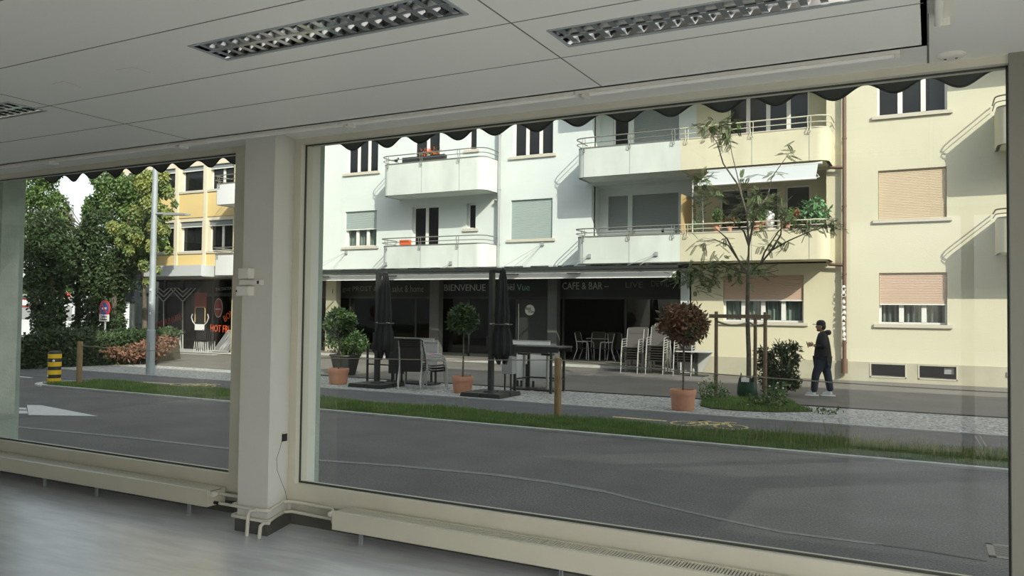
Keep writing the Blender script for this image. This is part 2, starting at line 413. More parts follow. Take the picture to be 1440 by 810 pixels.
for i, W in enumerate((W1, W2)):
    x0, x1, z0, z1 = W
    sm = MB().box(x0, x1, 4.362, 4.374, z0, z0+.012).box(x0, x1, 4.362, 4.374, z1-.008, z1).box(x0, x0+.008, 4.362, 4.374, z0, z1).box(x1-.008, x1, 4.362, 4.374, z0, z1)
    struct('trim_%d' % (3+i), sm, 'seal_dark')
    struct('window_%d_pane' % (i+1), MB().add([(x0, YG, z0), (x1, YG, z0), (x1, YG, z1), (x0, YG, z1)], [(0, 1, 2, 3)]), 'pane_glass')
# pier between the two windows
cx = PY(382, 440, 4.03).x; cl = PY(340, 440, 4.03).x; cb = PY(409, 440, 4.32).x
struct('wall_pier', MB().prismZ([(cl, 4.03), (cx, 4.03), (cb, 4.33), (cb, 4.6), (cl-.02, 4.6), (cl-.02, 4.33)], ZF+.0, 3.06), 'inner_wall')
struct('baseboard_front', MB().box(XL, cl, 4.345, 4.361, ZF, ZF+.085).box(cb, XR, 4.345, 4.361, ZF, ZF+.085)
       .prismZ([(cl-.01, 4.018), (cx+.012, 4.018), (cb+.012, 4.35), (cl-.01, 4.35)], ZF, ZF+.085), 'skirting_grey')
# other walls, unseen; their unglazed openings are added to let daylight in
struct('wall_left', MB().box(XL-.2, XL, YB, 2.2, 0, 3.1).box(XL-.2, XL, 4.25, 4.6, 0, 3.1).box(XL-.2, XL, 2.2, 4.25, 0, .3).box(XL-.2, XL, 2.2, 4.25, 2.97, 3.1), 'back_wall')
struct('wall_right', MB().add([], []).box(XR, XR+.2, YB, -1.1, 0, 3.1).box(XR, XR+.2, 3.2, 4.6, 0, 3.1).box(XR, XR+.2, -1.1, 3.2, 0, .3).box(XR, XR+.2, -1.1, 3.2, 2.95, 3.1), 'inner_wall')
struct('wall_back', MB().holes(XL, XR, 0, 3.1, YB-.2, YB, [(-10.8, -9.1, .3, 2.95), (-.85, .30, .3, 2.95), (.42, 1.5, .3, 2.95)]), 'back_wall')
# street side concrete posts seen through the glass
p = PY(24, 440, 4.9); q = PY(-60, 440, 4.9)
tag(MB().box(q.x, p.x, 4.72, 4.95, -.1, 3.3).build('concrete_post', 'concrete_green', loc=(p.x-.1, 4.8, -.1)), 'pale green concrete post outside the left window, cut by the left edge', 'post')
p0 = PY(410, 440, 4.72); p1 = PY(450, 440, 4.74)
tag(MB().box(p0.x, p1.x, 4.70, 4.76, -.1, 3.3).build('concrete_post', 'concrete_green', loc=(p1.x-.1, 4.8, -.1)), 'pale green concrete post outside, at the left edge of the large window', 'post')
# unseen building above, its stepped heights shaped to shade street and trees
struct('building_above', MB().box(-60, -20, YB-.3, 4.75, 3.3, 11.6).box(-20, -9.5, YB-.3, 4.75, 3.3, 17.6).box(-9.5, 2.0, YB-.3, 4.75, 3.3, 11.6).box(2.0, 5.5, YB-.3, 4.75, 5.0, 11.6).box(5.5, 60, YB-.3, 4.75, 5.0, 16.8).box(7.5, 60, YB-.3, 4.75, 0, 5.0).box(-60, -17, YB-.3, 4.75, 0, 3.3), 'facade_brick')
struct('ground_back', MB().box(-60, 60, -40, YB-.2, -.3, 0.0).box(XR+.2, 60, YB-.2, 4.6, -.3, 0.0).box(-60, XL-.2, YB-.2, 4.6, -.3, 0.0), 'pale_bounce_ground')  # unseen ground, made pale to bounce light into the room

# awning valance with a scalloped hem
def valance(x0, x1, y, period, phase, zt, zb, amp):
    n = int((x1-x0)/.02); pts = []
    for i in range(n+1):
        x = x0+(x1-x0)*i/n
        pts.append((x, zb+amp*(0.5+0.5*cos(2*pi*(x-phase)/period))))
    return pts
def make_valance(label, x0, x1, zb):
    t = thing('awning_valance', label, 'awning', ((x0+x1)/2, 5.3, 3.4))
    pts = valance(x0, x1, 5.3, .345, .16+.345/2, 3.5, zb, .075)
    mb = MB(); o = 0
    for (a, b) in zip(pts, pts[1:]):
        ya, yb = 5.3+.015*sin(a[0]*9), 5.3+.015*sin(b[0]*9)
        mb.add([(a[0], ya, a[1]), (b[0], yb, b[1]), (b[0], yb, 3.5), (a[0], ya, 3.5), (a[0], ya+.004, a[1]), (b[0], yb+.004, b[1]), (b[0], yb+.004, 3.5), (a[0], ya+.004, 3.5)],
               [(0, 1, 2, 3), (7, 6, 5, 4), (0, 4, 5, 1)])
    mb.build('cloth', 'valance_cloth', t)
    MB().tube([(a, 5.3+.015*sin(a*9)-.002, b+.004) for a, b in pts], .007, 5).build('hem', 'valance_edge', t)
    MB().box(x0, x1, 5.24, 5.33, 3.48, 3.55).build('front_bar', 'frame_beige', t)
    MB().add([(x0, 4.75, 3.62), (x1, 4.75, 3.62), (x1, 5.3, 3.53), (x0, 5.3, 3.53), (x0, 4.75, 3.63), (x1, 4.75, 3.63), (x1, 5.3, 3.54), (x0, 5.3, 3.54)],
             [(0, 1, 2, 3), (7, 6, 5, 4), (0, 4, 5, 1), (2, 6, 7, 3), (1, 5, 6, 2), (3, 7, 4, 0)]).build('awning_cloth', 'valance_cloth', t)
make_valance('dark scalloped awning valance hanging outside the large window', PY(476, 212, 5.3).x, PY(1403, 110, 5.3).x, 3.15)
make_valance('dark scalloped awning valance hanging outside the left window', PY(60, 262, 5.3).x, PY(345, 240, 5.3).x, 3.14)

# ---- recessed louvre ceiling lights
def louvre(label, H, n=18):
    x0, x1, y0, y1 = H
    t = thing('recessed_louvre_light', label, 'ceiling light', ((x0+x1)/2, (y0+y1)/2, ZC), 'recessed louvre lights in the ceiling')
    fw = .012
    f = MB().box(x0-fw, x1+fw, y0-fw, y0, ZC-.004, ZC+.0).box(x0-fw, x1+fw, y1, y1+fw, ZC-.004, ZC).box(x0-fw, x0, y0, y1, ZC-.004, ZC).box(x1, x1+fw, y0, y1, ZC-.004, ZC)
    f.build('rim', 'galvanised', t)
    h = MB().box(x0, x1, y0, y0+.002, ZC, ZC+.09).box(x0, x1, y1-.002, y1, ZC, ZC+.09).box(x0, x0+.002, y0, y1, ZC, ZC+.09).box(x1-.002, x1, y0, y1, ZC, ZC+.09).box(x0, x1, y0, y1, ZC+.088, ZC+.09)
    h.build('housing', 'mirror_alu', t)
    ym = (y0+y1)/2
    # two curved long reflectors and a mid spine
    sp = MB()
    for s, ya in ((1, y0), (-1, y1)):
        pr = [(ya+s*.003, .002), (ya+s*.012, .03), (ya+s*.03, .055)]
        for (a, za), (b, zb) in zip(pr, pr[1:]):
            sp.add([(x0, a, ZC+za), (x1, a, ZC+za), (x1, b, ZC+zb), (x0, b, ZC+zb)], [(0, 1, 2, 3)])
    sp.add([(x0, ym-.011, ZC+.003), (x1, ym-.011, ZC+.003), (x1, ym, ZC+.05), (x0, ym, ZC+.05), (x0, ym+.011, ZC+.003), (x1, ym+.011, ZC+.003)], [(0, 1, 2, 3), (3, 2, 5, 4), (0, 4, 5, 1)])
    sp.build('long_reflector', 'mirror_alu', t, smooth=60)
    for i in range(n):
        x = x0+(x1-x0)*(i+.5)/n
        MB().add([(x-.013, y0+.004, ZC+.004), (x-.013, y1-.004, ZC+.004), (x, y1-.004, ZC+.05), (x, y0+.004, ZC+.05), (x+.013, y0+.004, ZC+.004), (x+.013, y1-.004, ZC+.004)],
                 [(0, 1, 2, 3), (3, 2, 5, 4), (0, 4, 5, 1)]).build('cross_blade', 'mirror_alu', t)
    for yy in ((y0+ym)/2, (y1+ym)/2):
        MB().tube([(x0+.03, yy, ZC+.07), (x1-.03, yy, ZC+.07)], .013, 10).build('lamp_tube', 'tube_glass', t, smooth=True)
louvre('recessed mirror louvre light in the ceiling, complete one at upper left', L1)
louvre('recessed mirror louvre light in the ceiling, cut by the top edge right of centre', L2)
louvre('recessed mirror louvre light whose tip shows at the far left edge of the ceiling', L3)

# ---- tube lights along the window side of the ceiling
YT = 3.70
xs = [PY(-90, 260, YT).x, PY(73, 243, YT).x, PY(255, 218, YT).x, PY(490, 190, YT).x, PY(820, 145, YT).x, PY(1270, 72, YT).x]
names = ['far left, partly outside the photo', 'above the middle of the left window', 'above the pier between the windows', 'above the left half of the large window', 'above the right half of the large window']
for i in range(5):
    a, b = xs[i]+.012, xs[i+1]-.012
    t = thing('strip_light', 'white batten tube light along the ceiling edge, ' + names[i], 'ceiling light', ((a+b)/2, YT, 2.95), 'batten tube lights along the window side')
    mb = MB()
    mb.prismZ([(a, 3.602), (b, 3.602), (b, 3.66), (a, 3.66)], 2.915, ZS); mb.box(a, b, 3.66, 3.685, 2.935, ZS)
    mb.box(a, b, 3.602, 3.612, 2.885, 2.915)
    mb.build('batten', 'white_plastic', t)
    MB().tube([(a+.02, YT+.015, 2.915), (b-.02, YT+.015, 2.915)], .017, 12).build('lamp_tube', 'tube_glass', t, smooth=True)
    for x in (a+.006, b-.006): MB().box(x-.008, x+.008, 3.66, 3.735, 2.885, 2.955).build('lamp_holder', 'white_plastic', t)
p = PY(1320, 66, 3.58)
t = thing('strip_light', 'white tube light running into the room at the upper right corner', 'ceiling light', (p.x, 2.9, 3.0))
zz = PY(1320, 66, 3.6).z
MB().box(p.x+.012, p.x+.05, 2.0, 3.60, ZS-.03, ZS).build('batten', 'white_plastic', t)
MB().tube([(p.x, 2.02, ZS-.045), (p.x, 3.62, ZS-.045)], .016, 12).build('lamp_tube', 'tube_glass', t, smooth=True)
for y in (2.02, 3.60): MB().box(p.x-.014, p.x+.04, y-.01, y+.01, ZS-.06, ZS).build('lamp_holder', 'white_plastic', t)
p = PZ(1338, 77, ZS)
t = thing('ceiling_socket', 'small round white ceiling cover with two holes above the large window', 'ceiling rose', (p.x, p.y, ZS))
MB().lathe([(.062, 0), (.062, -.004), (.05, -.014), (.02, -.017)][::-1], (p.x, p.y, ZS), 28).build('cover', 'white_plastic', t, smooth=True)
for d in (-.025, .02): MB().lathe([(.006, -.0185), (.006, -.015)], (p.x+d, p.y+.005, ZS), 10).build('hole', 'black_plastic', t)
for (a, b, c, lab) in (((163, 98), (188, 94), (212, 102), 'faint square cut mark in the ceiling panel, right of its twin'), ((73, 118), (90, 114), (114, 122), 'faint square cut mark in the ceiling panel, nearer the left edge')):
    A, B, C_ = PZ(*a, ZC), PZ(*b, ZC), PZ(*c, ZC)
    mb = MB(); mb.bar((A.x, A.y, ZC-.001), (B.x, B.y, ZC-.001), .003, .0015); mb.bar((B.x, B.y, ZC-.001), (C_.x, C_.y, ZC-.001), .005, .0015)
    tag(mb.build('ceiling_hatch_mark', 'inner_wall', loc=(B.x, B.y, ZC)), lab, 'hatch')

# ---- radiators
def radiator(label, x0, x1, valve_x, sgn, legs):
    y0, y1, z0, z1 = 4.13, 4.30, ZF+.085, ZF+.195
    t = thing('radiator', label, 'radiator', ((x0+x1)/2, 4.2, ZF), 'long low radiators under the windows')
    MB().box(x0, x1, y0, y1, z0, z1-.006).build('casing', 'radiator_beige', t)
    g = MB().box(x0, x1, y0-.001, y0+.03, z1-.006, z1+.006).box(x0, x1, y1-.03, y1+.001, z1-.006, z1+.006)
    n = int((x1-x0)/.018)
    for i in range(n): g.box(x0+i*.018, x0+i*.018+.009, y0+.03, y1-.03, z1-.006, z1+.003)
    g.build('grille', 'radiator_beige', t)
    MB().box(x0+.01, x1-.01, y0+.032, y1-.032, z1-.008, z1-.004).build('core', 'skirting_grey', t)
    for x in legs:
        MB().box(x-.012, x-.008, y0+.03, y0+.05, ZF, z0).box(x+.004, x+.008, y0+.03, y0+.05, ZF, z0).box(x-.02, x+.02, y0+.02, y0+.06, z0-.006, z0).box(x-.015, x+.01, y0+.025, y0+.055, ZF, ZF+.004).build('leg', 'galvanised', t)
    xv = x1 if sgn > 0 else x0
    v = MB().tube([(xv, 4.2, z1-.02), (xv+sgn*.05, 4.2, z1-.02)], .008, 8).build('valve', 'chrome', t, smooth=True)
    MB().lathe([(.013, -.0), (.016, .01), (.016, .04), (.012, .046)], (0, 0, 0), 14)
    k = MB(); c = Vector((xv+sgn*.035, 4.2, z1-.02)); k.tube([c, c+Vector((0, -.02, 0)), c+Vector((0, -.024, 0)), c+Vector((0, -.055, 0)), c+Vector((0, -.06, 0))], [.009, .010, .017, .017, .012], 14)
    k.build('thermostat_knob', 'white_plastic', t, smooth=True)
    MB().tube([(xv, 4.2, z0+.02), (xv+sgn*.035, 4.2, z0+.02)], .012, 10).build('return_valve', 'black_plastic', t, smooth=True)
    return z0, z1
r1 = PY(291, 700, 4.13).x; r2 = PY(467, 730, 4.13).x
z0, z1 = radiator('long low beige radiator under the left window', -10.4, r1, 0, 1, [PZ(x, y, ZF).x for x, y in ((36, 690), (128, 700), (268, 722))] + [-8.5])
radiator('long low beige radiator under the large window', r2, 1.5, 0, -1, [PZ(506, 768, ZF).x, PZ(796, 815, ZF).x, -.5, .8])
# heating pipes around the pier
def pipe(pts, r): return MB().tube(pts, r, 10)
zt, zb = z1-.02, z0+.02
tp = thing('heating_pipe', 'upper white heating pipe bent round the pier between the radiators', 'pipe', (cx, 4.0, ZF))
ring = lambda z, o: [(r1+.05, 4.2, z), (cl-.06, 4.2, z), (cl-.035-o, 4.12, z), (cl-.03-o, 4.02-o, z), (cl-.01, 3.995-o, z), (cx, 3.995-o, z), (cx+.03+o, 4.02, z), (cb+.03+o, 4.25, z), (cb+.08, 4.29, z), (r2-.12, 4.27, z), (r2-.05, 4.2, z)]
pipe(ring(zt, 0), .011).build('pipe_run', 'pipe_white', tp, smooth=True)
dx = PY(354, 720, 4.0).x
pipe([(dx+.06, 3.985, zt+.0), (dx+.02, 3.975, zt-.005), (dx, 3.97, zt-.035), (dx-.005, 3.965, ZF)], .013).build('riser', 'pipe_white', tp, smooth=True)
tp = thing('heating_pipe', 'lower white heating pipe bent round the pier between the radiators', 'pipe', (cx, 4.0, ZF))
pipe(ring(zb, 0), .011).build('pipe_run', 'pipe_white', tp, smooth=True)
dx = PY(372, 730, 4.0).x
pipe([(dx+.06, 3.985, zb), (dx+.02, 3.975, zb-.002), (dx, 3.965, zb-.025), (dx-.005, 3.96, ZF)], .013).build('riser', 'pipe_white', tp, smooth=True)
# boxes on the pier
def small_box(name, lab, cat, a, b, Y, th, mname, extra=None):
    A, B = PY(*a, Y), PY(*b, Y); x0, x1 = sorted((A.x, B.x)); zz0, zz1 = sorted((A.z, B.z))
    t = thing(name, lab, cat, ((x0+x1)/2, Y, (zz0+zz1)/2))
    MB().box(x0, x1, Y-th, Y, zz0, zz1).build('cover', mname, t)
    MB().box(x0+.006, x1-.006, Y-th-.004, Y-th, zz0+.006, zz1-.006).build('front_plate', mname, t)
    if extra: extra(t, x0, x1, zz0, zz1, Y-th)
small_box('wall_box', 'white box on the pier, upper of three', 'junction box', (343, 378), (357, 392), 4.03, .05, 'white_plastic')
small_box('wall_box', 'flat white sensor on the pier, middle of three, with dark slot', 'sensor', (341, 394), (371, 401), 4.03, .03, 'white_plastic',
          lambda t, a, b, c, d, y: MB().box(b-.03, b-.012, y-.006, y-.003, c+.008, d-.008).build('slot', 'black_plastic', t))
small_box('wall_box', 'white thermostat box on the pier, lowest of three, with dark knob', 'thermostat', (340, 403), (357, 416), 4.03, .05, 'white_plastic',
          lambda t, a, b, c, d, y: MB().ell((a+.006, y-.004, (c+d)/2), (.007, .006, .007), 10, 6).build('knob', 'black_plastic', t, smooth=True))
pb = Vector((cb+.012, 4.235, PY(400, 615, 4.24).z))
t = thing('outlet_box', 'tiny black open socket low on the right face of the pier', 'socket', pb)
xb = PY(399, 615, 4.24).x
MB().box(xb-.016, xb+.012, 4.22, 4.265, pb.z-.035, pb.z+.035).build('surround', 'pipe_white', t)
MB().box(xb-.012, xb+.0135, 4.218, 4.26, pb.z-.026, pb.z+.026).build('opening', 'black_plastic', t)
cr = []
for q in ((397, 617), (394, 630), (389, 645), (390, 662), (396, 678), (401, 690), (404, 705)):
    px, py = q; f_ = min(max((px-382)/27, 0), 1); Y = 4.03+.3*f_
    P = PY(px, py, Y-.004); cr.append(P)
tag(MB().tube(cr, .0015, 5).build('loose_wire', 'black_plastic', loc=cr[-1]), 'thin dark wire hanging down the pier from the black socket', 'wire')

# ================================================================== THE STREET
def slab(name, x0, x1, y0, y1, z, m): return struct(name, MB().box(x0, x1, y0, y1, z-.3, z), m)
slab('road', -90, 60, 4.6, 11.0, 0.0, 'asphalt')
slab('verge_soil', -17.7, 60, 11.05, 12.40, 0.02, 'soil')
slab('road_side', -90, -17.7, 11.0, 12.40, 0.0, 'asphalt')
slab('cycle_path', -90, 60, 12.40, 14.16, 0.005, 'path_asphalt')
slab('trim_5', -17.7, 60, 10.95, 11.06, 0.035, 'kerb_stone')
slab('trim_6', -90, 60, 14.14, 14.24, 0.03, 'kerb_stone')
slab('gravel_strip', -90, 60, 14.24, 16.75, 0.012, 'gravel')
slab('pavement', -90, 60, 16.75, 24.6, 0.02, 'pavement_asphalt')
slab('trim_7', -16.5, 60, 16.72, 16.80, 0.03, 'tar')
slab('far_ground', -90, 60, 24.6, 60, 0.0, 'pavement_asphalt')
# white painted nose of the verge
mb = MB(); outer = []; inner = []
for i in range(25):
    a = pi/2 + pi*i/24
    outer.append((-17.7+.62*cos(a)*1.1, 11.52+.60*sin(a))); inner.append((-17.7+.46*cos(a)*1.1, 11.52+.44*sin(a)))
mb.prismZ(outer+inner[::-1], -.1, .04)
struct('trim_8', mb, 'road_white')
struct('verge_nose', MB().prismZ(inner, -.1, .02), 'soil')
def marking(name, lab, polys, m, cat='road marking', z=0.004):
    mb = MB(); c = None
    for pl in polys:
        pts = [PZ(x, y, z) for x, y in pl]
        if c is None: c = sum(pts, Vector())/len(pts)
        # outline counter clockwise
        A = sum(pts[i].x*pts[(i+1) % len(pts)].y-pts[(i+1) % len(pts)].x*pts[i].y for i in range(len(pts)))
        if A < 0: pts = pts[::-1]
        mb.prismZ([(p.x, p.y) for p in pts], z-.003, z+.001)
    return tag(mb.build(name, m, loc=(c.x, c.y, 0)), lab, cat)
marking('arrow_marking', 'white painted arrow on the road at the left, pointing right', [[(38, 569.5), (58, 569.8), (137, 585), (40, 583.5)], [(-40, 570.5), (37, 573.5), (37.5, 576), (-40, 573.5)], [(-40, 577), (38, 577.5), (39, 581.5), (-40, 580)]], 'road_white')
def strip(name, lab, pts, wd, m, z=.004, cat='road marking'):
    P = [PZ(x, y, z) for x, y in pts]; mb = MB()
    for a, b in zip(P, P[1:]):
        d = (b-a).normalized(); n = Vector((-d.y, d.x, 0))*wd/2
        mb.prismZ([((a-n).x, (a-n).y), ((b-n).x, (b-n).y), ((b+n).x, (b+n).y), ((a+n).x, (a+n).y)], z-.003, z+.001)
    return tag(mb.build(name, m, loc=(P[0].x, P[0].y, 0)), lab, cat)
strip('worn_lane_line', 'worn pale line along the near side of the road', [(-60, 592), (22, 600), (180, 615), (333, 632), (430, 646), (560, 655), (700, 668), (780, 679), (850, 691)], .10, 'worn_line')
strip('road_seam', 'pale seam curving across the road towards the storm drain', [(850, 691), (900, 704), (1000, 727), (1100, 748), (1240, 766)], .06, 'worn_line')
strip('road_seam', 'dark open seam in the road ending at the storm drain', [(1230, 765), (1300, 774), (1388, 789)], .03, 'tar')
strip('yellow_line', 'short pale yellow line on the cycle path behind the middle post', [(862, 586), (937, 592)], .09, 'road_yellow', z=.009)
strip('yellow_line', 'short pale yellow line on the cycle path left of the lamp post', [(200, 537), (245, 540)], .09, 'road_yellow', z=.009)
strip('white_line', 'short white line on the side road left of the bollard', [(-40, 524), (44, 531)], .12, 'road_white', z=.004)
for i, x in enumerate((0, 7)):
    strip('cycle_path_mark', 'thin pale diagonal line on the cycle path at the right edge, ' + ('left' if i == 0 else 'right') + ' of the pair', [(1371+x, 613), (1384+x, 634)], .02, 'worn_line', z=.009)
def bike_mark(cx_, cy_, s, lab):
    t = thing('bicycle_marking', lab, 'road marking', (cx_, cy_, 0.006), 'yellow bicycle marks on the cycle path')
    mb = MB(); z = .010
    def seg(pts, wd=.06, close=False):
        P = [Vector((cx_+a*s, cy_+b*s, z)) for a, b in pts]
        if close: P.append(P[0])
        for a, b in zip(P, P[1:]):
            d = (b-a).normalized(); n = Vector((-d.y, d.x, 0))*wd*s/2; e = d*wd*s*.3
            a2, b2 = a-e, b+e
            mb.prismZ([((a2-n).x, (a2-n).y), ((b2-n).x, (b2-n).y), ((b2+n).x, (b2+n).y), ((a2+n).x, (a2+n).y)], z-.003, z)
    for wx in (-.42, .42): seg([(wx+.30*cos(2*pi*i/18), -.1+.30*sin(2*pi*i/18)) for i in range(18)], .055, True)
    seg([(-.42, -.1), (-.2, .35), (.25, .35), (-.02, -.1), (-.42, -.1)]); seg([(.42, -.1), (.25, .35), (.2, .5), (.38, .5)]); seg([(-.02, -.1), (-.2, .45), (-.32, .45), (-.1, .45)])
    mb.build('paint', 'road_yellow', t)
bike_mark(-3.2, 13.05, .85, 'yellow bicycle symbol on the cycle path in front of the young tree')
bike_mark(-15.2, 13.05, .85, 'yellow bicycle symbol on the cycle path beside the lamp post')
# drain
d = PZ(1412, 778, 0); t = thing('storm_drain', 'square iron storm drain grate in the road at the lower right', 'drain', (d.x, d.y, 0))
X0, X1, Y0, Y1 = d.x-.11, d.x+.36, d.y-.18, d.y+.24
MB().box(X0, X1, Y0, Y0+.05, -.02, .006).box(X0, X1, Y1-.05, Y1, -.02, .006).box(X0, X0+.05, Y0, Y1, -.02, .006).box(X1-.05, X1, Y0, Y1, -.02, .006).build('frame', 'rail_iron', t)
g = MB()
for i in range(9): g.box(X0+.05, X1-.05, Y0+.06+i*.036, Y0+.076+i*.036, -.02, .005)
g.build('bars', 'rail_iron', t); MB().box(X0+.04, X1-.04, Y0+.04, Y1-.04, -.05, .001).build('pit', 'tar', t)
p = PZ(681, 545, .02)
# grass in the verge
rg = np.random.default_rng(3)
def blades(n, x0, x1, y0, y1, h0, h1, wd, lean=.35, z=0.02, mask=None):
    X = rg.uniform(x0, x1, n); Y = rg.uniform(y0, y1, n)
    if mask is not None: k = mask(X, Y); X, Y = X[k], Y[k]; n = len(X)
    h = rg.uniform(h0, h1, n)*(0.75+.25*np.sin(X*2.1+Y*3)); a = rg.uniform(0, 2*pi, n); ln = rg.uniform(0, lean, n)*h; la = rg.uniform(0, 2*pi, n)
    dx, dy = np.cos(a)*wd, np.sin(a)*wd; tx, ty = np.cos(la)*ln, np.sin(la)*ln
    V = np.stack([np.stack([X-dx, Y-dy, np.full(n, z)], 1), np.stack([X+dx, Y+dy, np.full(n, z)], 1), np.stack([X+dx*.6+tx*.4, Y+dy*.6+ty*.4, z+h*.6], 1), np.stack([X+tx, Y+ty, z+h], 1), np.stack([X-dx*.6+tx*.4, Y-dy*.6+ty*.4, z+h*.6], 1)], 1).reshape(-1, 3)
    mb = MB(); mb.v = [tuple(p) for p in V.tolist()]; mb.f = [(5*i, 5*i+1, 5*i+2, 5*i+3, 5*i+4) for i in range(n)]
    return mb
tag(blades(60000, -17.9, 2.2, 11.08, 12.38, .05, .12, .005).build('grass', 'grass', kind='stuff'), 'green grass growing in the verge along the road', 'grass')
tall = lambda X, Y: rg.uniform(0, 1, len(X)) < np.clip((X+4)/4, .06, 1)
tag(blades(5000, -17.5, 2.2, 11.15, 12.3, .15, .40, .004, .5, mask=tall).build('tall_grass', 'dry_grass', kind='stuff'), 'thin dry seed stalks rising from the verge', 'grass')

# ---- posts and the cable between them
def post(x, y, h, lab, kids=True):
    t = thing('wooden_post', lab, 'post', (x, y, 0), 'wooden posts in the verge')
    r = .062
    MB().lathe([(r, -.2), (r, h-.01), (r-.008, h)], (x, y, 0), 18).build('pole', 'wood_post', t, smooth=True)
    return t
a = PZ(784, 588, 0); zc = PY(784, 506, a.y).z
post(a.x, a.y, PY(784, 503, a.y).z, 'round wooden post in the verge in front of the bar table')
b = PZ(111, 541, 0); post(b.x, b.y, PY(111, 480, b.y).z, 'round wooden post in the verge behind the striped bollard')
c = Vector((a.x+11.2, a.y+.3, 0)); post(c.x, c.y, .95, 'round wooden post in the verge beyond the right edge')
zb_ = PY(111, 486, b.y).z
def cable(lab, P, Q, sag, n=16):
    pts = [P.lerp(Q, i/n)+Vector((0, 0, -sag*4*(i/n)*(1-i/n))) for i in range(n+1)]
    tag(MB().tube(pts, .009, 6).build('cable', 'rope', loc=P, smooth=True), lab, 'cable')
cable('grey wire cable sagging from the left post to the middle post', Vector((b.x, b.y, zb_)), Vector((a.x, a.y, zc)), .10)
cable('grey wire cable running from the middle post out to the right', Vector((a.x, a.y, zc)), Vector((c.x, c.y, .86)), .12)
# ---- bollard
b = PZ(76, 540, 0); t = thing('bollard', 'black and yellow striped bollard on the tip of the verge', 'bollard', (b.x, b.y, .02))
H = PY(77, 494, b.y).z
MB().lathe([(.14, .0), (.14, H-.03), (.12, H), (.05, H+.01)], (b.x, b.y, 0), 28).build('tube', 'bollard_black', t, smooth=True)
for i in range(4):
    z = .04+i*(H-.06)/3.75; MB().lathe([(.143, z), (.143, z+(H)*.135)], (b.x, b.y, 0), 28).build('yellow_band', 'bollard_yellow', t, smooth=True)
MB().ell((b.x+.13, b.y-.11, H*.72), (.03, .03, .03), 10, 6).build('reflector', 'sticker_white', t, smooth=True)
MB().ell((b.x-.0, b.y-.158, H*.26), (.022, .01, .022), 10, 6).build('sticker', 'sticker_white', t, smooth=True)
# ---- lamp post
b = PZ(211, 528, 0); t = thing('street_lamp', 'tall grey metal street lamp post on the gravel strip', 'street lamp', (b.x, b.y, 0))
MB().tube([(b.x, b.y, -.1), (b.x, b.y, 1.2), (b.x, b.y, 1.22), (b.x, b.y, 8.5)], [.11, .105, .085, .06], 18).build('pole', 'galvanised', t, smooth=30)
MB().box(b.x-.01, b.x+.1, b.y-.1, b.y-.07, .4, .9).build('hatch', 'galvanised', t)
zl = PY(225, 301, b.y).z
MB().tube([(b.x+.05, b.y, zl+.02), (b.x+.7, b.y+.15, zl)], .03, 8).build('arm', 'galvanised', t, smooth=True)
MB().hull8([(b.x+.35, b.y+.0, zl-.03), (b.x+1.05, b.y+.1, zl-.05), (b.x+.35, b.y+.2, zl-.03), (b.x+1.05, b.y+.3, zl-.05), (b.x+.35, b.y+.0, zl+.04), (b.x+1.05, b.y+.1, zl), (b.x+.35, b.y+.2, zl+.04), (b.x+1.05, b.y+.3, zl)]).build('lamp_head', 'pipe_grey', t)
for z in (1.62, 1.9, 2.25): MB().box(b.x+.02, b.x+.07, b.y-.10, b.y-.082, z, z+.06).build('sticker', 'sticker_white', t)

# ================================================================== BUILDINGS ACROSS THE STREET
Y0F = 24.0
def rect(a, b, Y=Y0F):
    A, B = PY(*a, Y), PY(*b, Y); return (min(A.x, B.x), max(A.x, B.x), min(A.z, B.z), max(A.z, B.z))
def window(parent, r, Y, n=3, blind=None, frac=0.0, curtain=False, sill=True, depth=.14, fm='window_white', pane='window_pane'):
    x0, x1, z0, z1 = r; fw = .055
    fr = MB(); yf = Y+depth
    fr.box(x0, x1, yf, yf+.05, z0, z0+fw).box(x0, x1, yf, yf+.05, z1-fw, z1).box(x0, x0+fw, yf, yf+.05, z0+fw, z1-fw).box(x1-fw, x1, yf, yf+.05, z0+fw, z1-fw)
    for i in range(1, n):
        x = x0+(x1-x0)*i/n; fr.box(x-.06, x+.06, yf-.01, yf+.045, z0+fw, z1-fw)
    w_ = fr.build('window', fm, parent)
    for i in range(n):
        a, b = x0+(x1-x0)*i/n+.03, x0+(x1-x0)*(i+1)/n-.03
        MB().box(a, b, yf+.022, yf+.03, z0+.04, z1-.04).build('pane', pane if not curtain else 'pane_glass', w_)
    if curtain:
        mb = MB(); k = int((x1-x0)/.03)
        for i in range(k): 
            xa, xb = x0+(x1-x0)*i/k, x0+(x1-x0)*(i+1)/k; ya, yb = Y+depth+.16+.03*sin(i*1.3), Y+depth+.16+.03*sin((i+1)*1.3)
            mb.add([(xa, ya, z0), (xb, yb, z0), (xb, yb, z1), (xa, ya, z1)], [(0, 1, 2, 3)])
        mb.build('curtain', 'curtain', w_)
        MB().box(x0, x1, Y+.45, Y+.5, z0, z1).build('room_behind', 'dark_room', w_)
    if blind and frac > 0:
        MB().box(x0+.01, x1-.01, Y+.06, Y+.085, z1-(z1-z0)*frac, z1).build('blind', blind, w_)
        MB().box(x0+.01, x1-.01, Y+.05, Y+.095, z1-(z1-z0)*frac-.035, z1-(z1-z0)*frac).build('blind_rail', 'window_white', w_)
    if sill:
        MB().box(x0-.13, x1+.13, Y-.06, Y+depth, z0-.09, z0).build('sill', 'sill_stone', w_)
    return w_

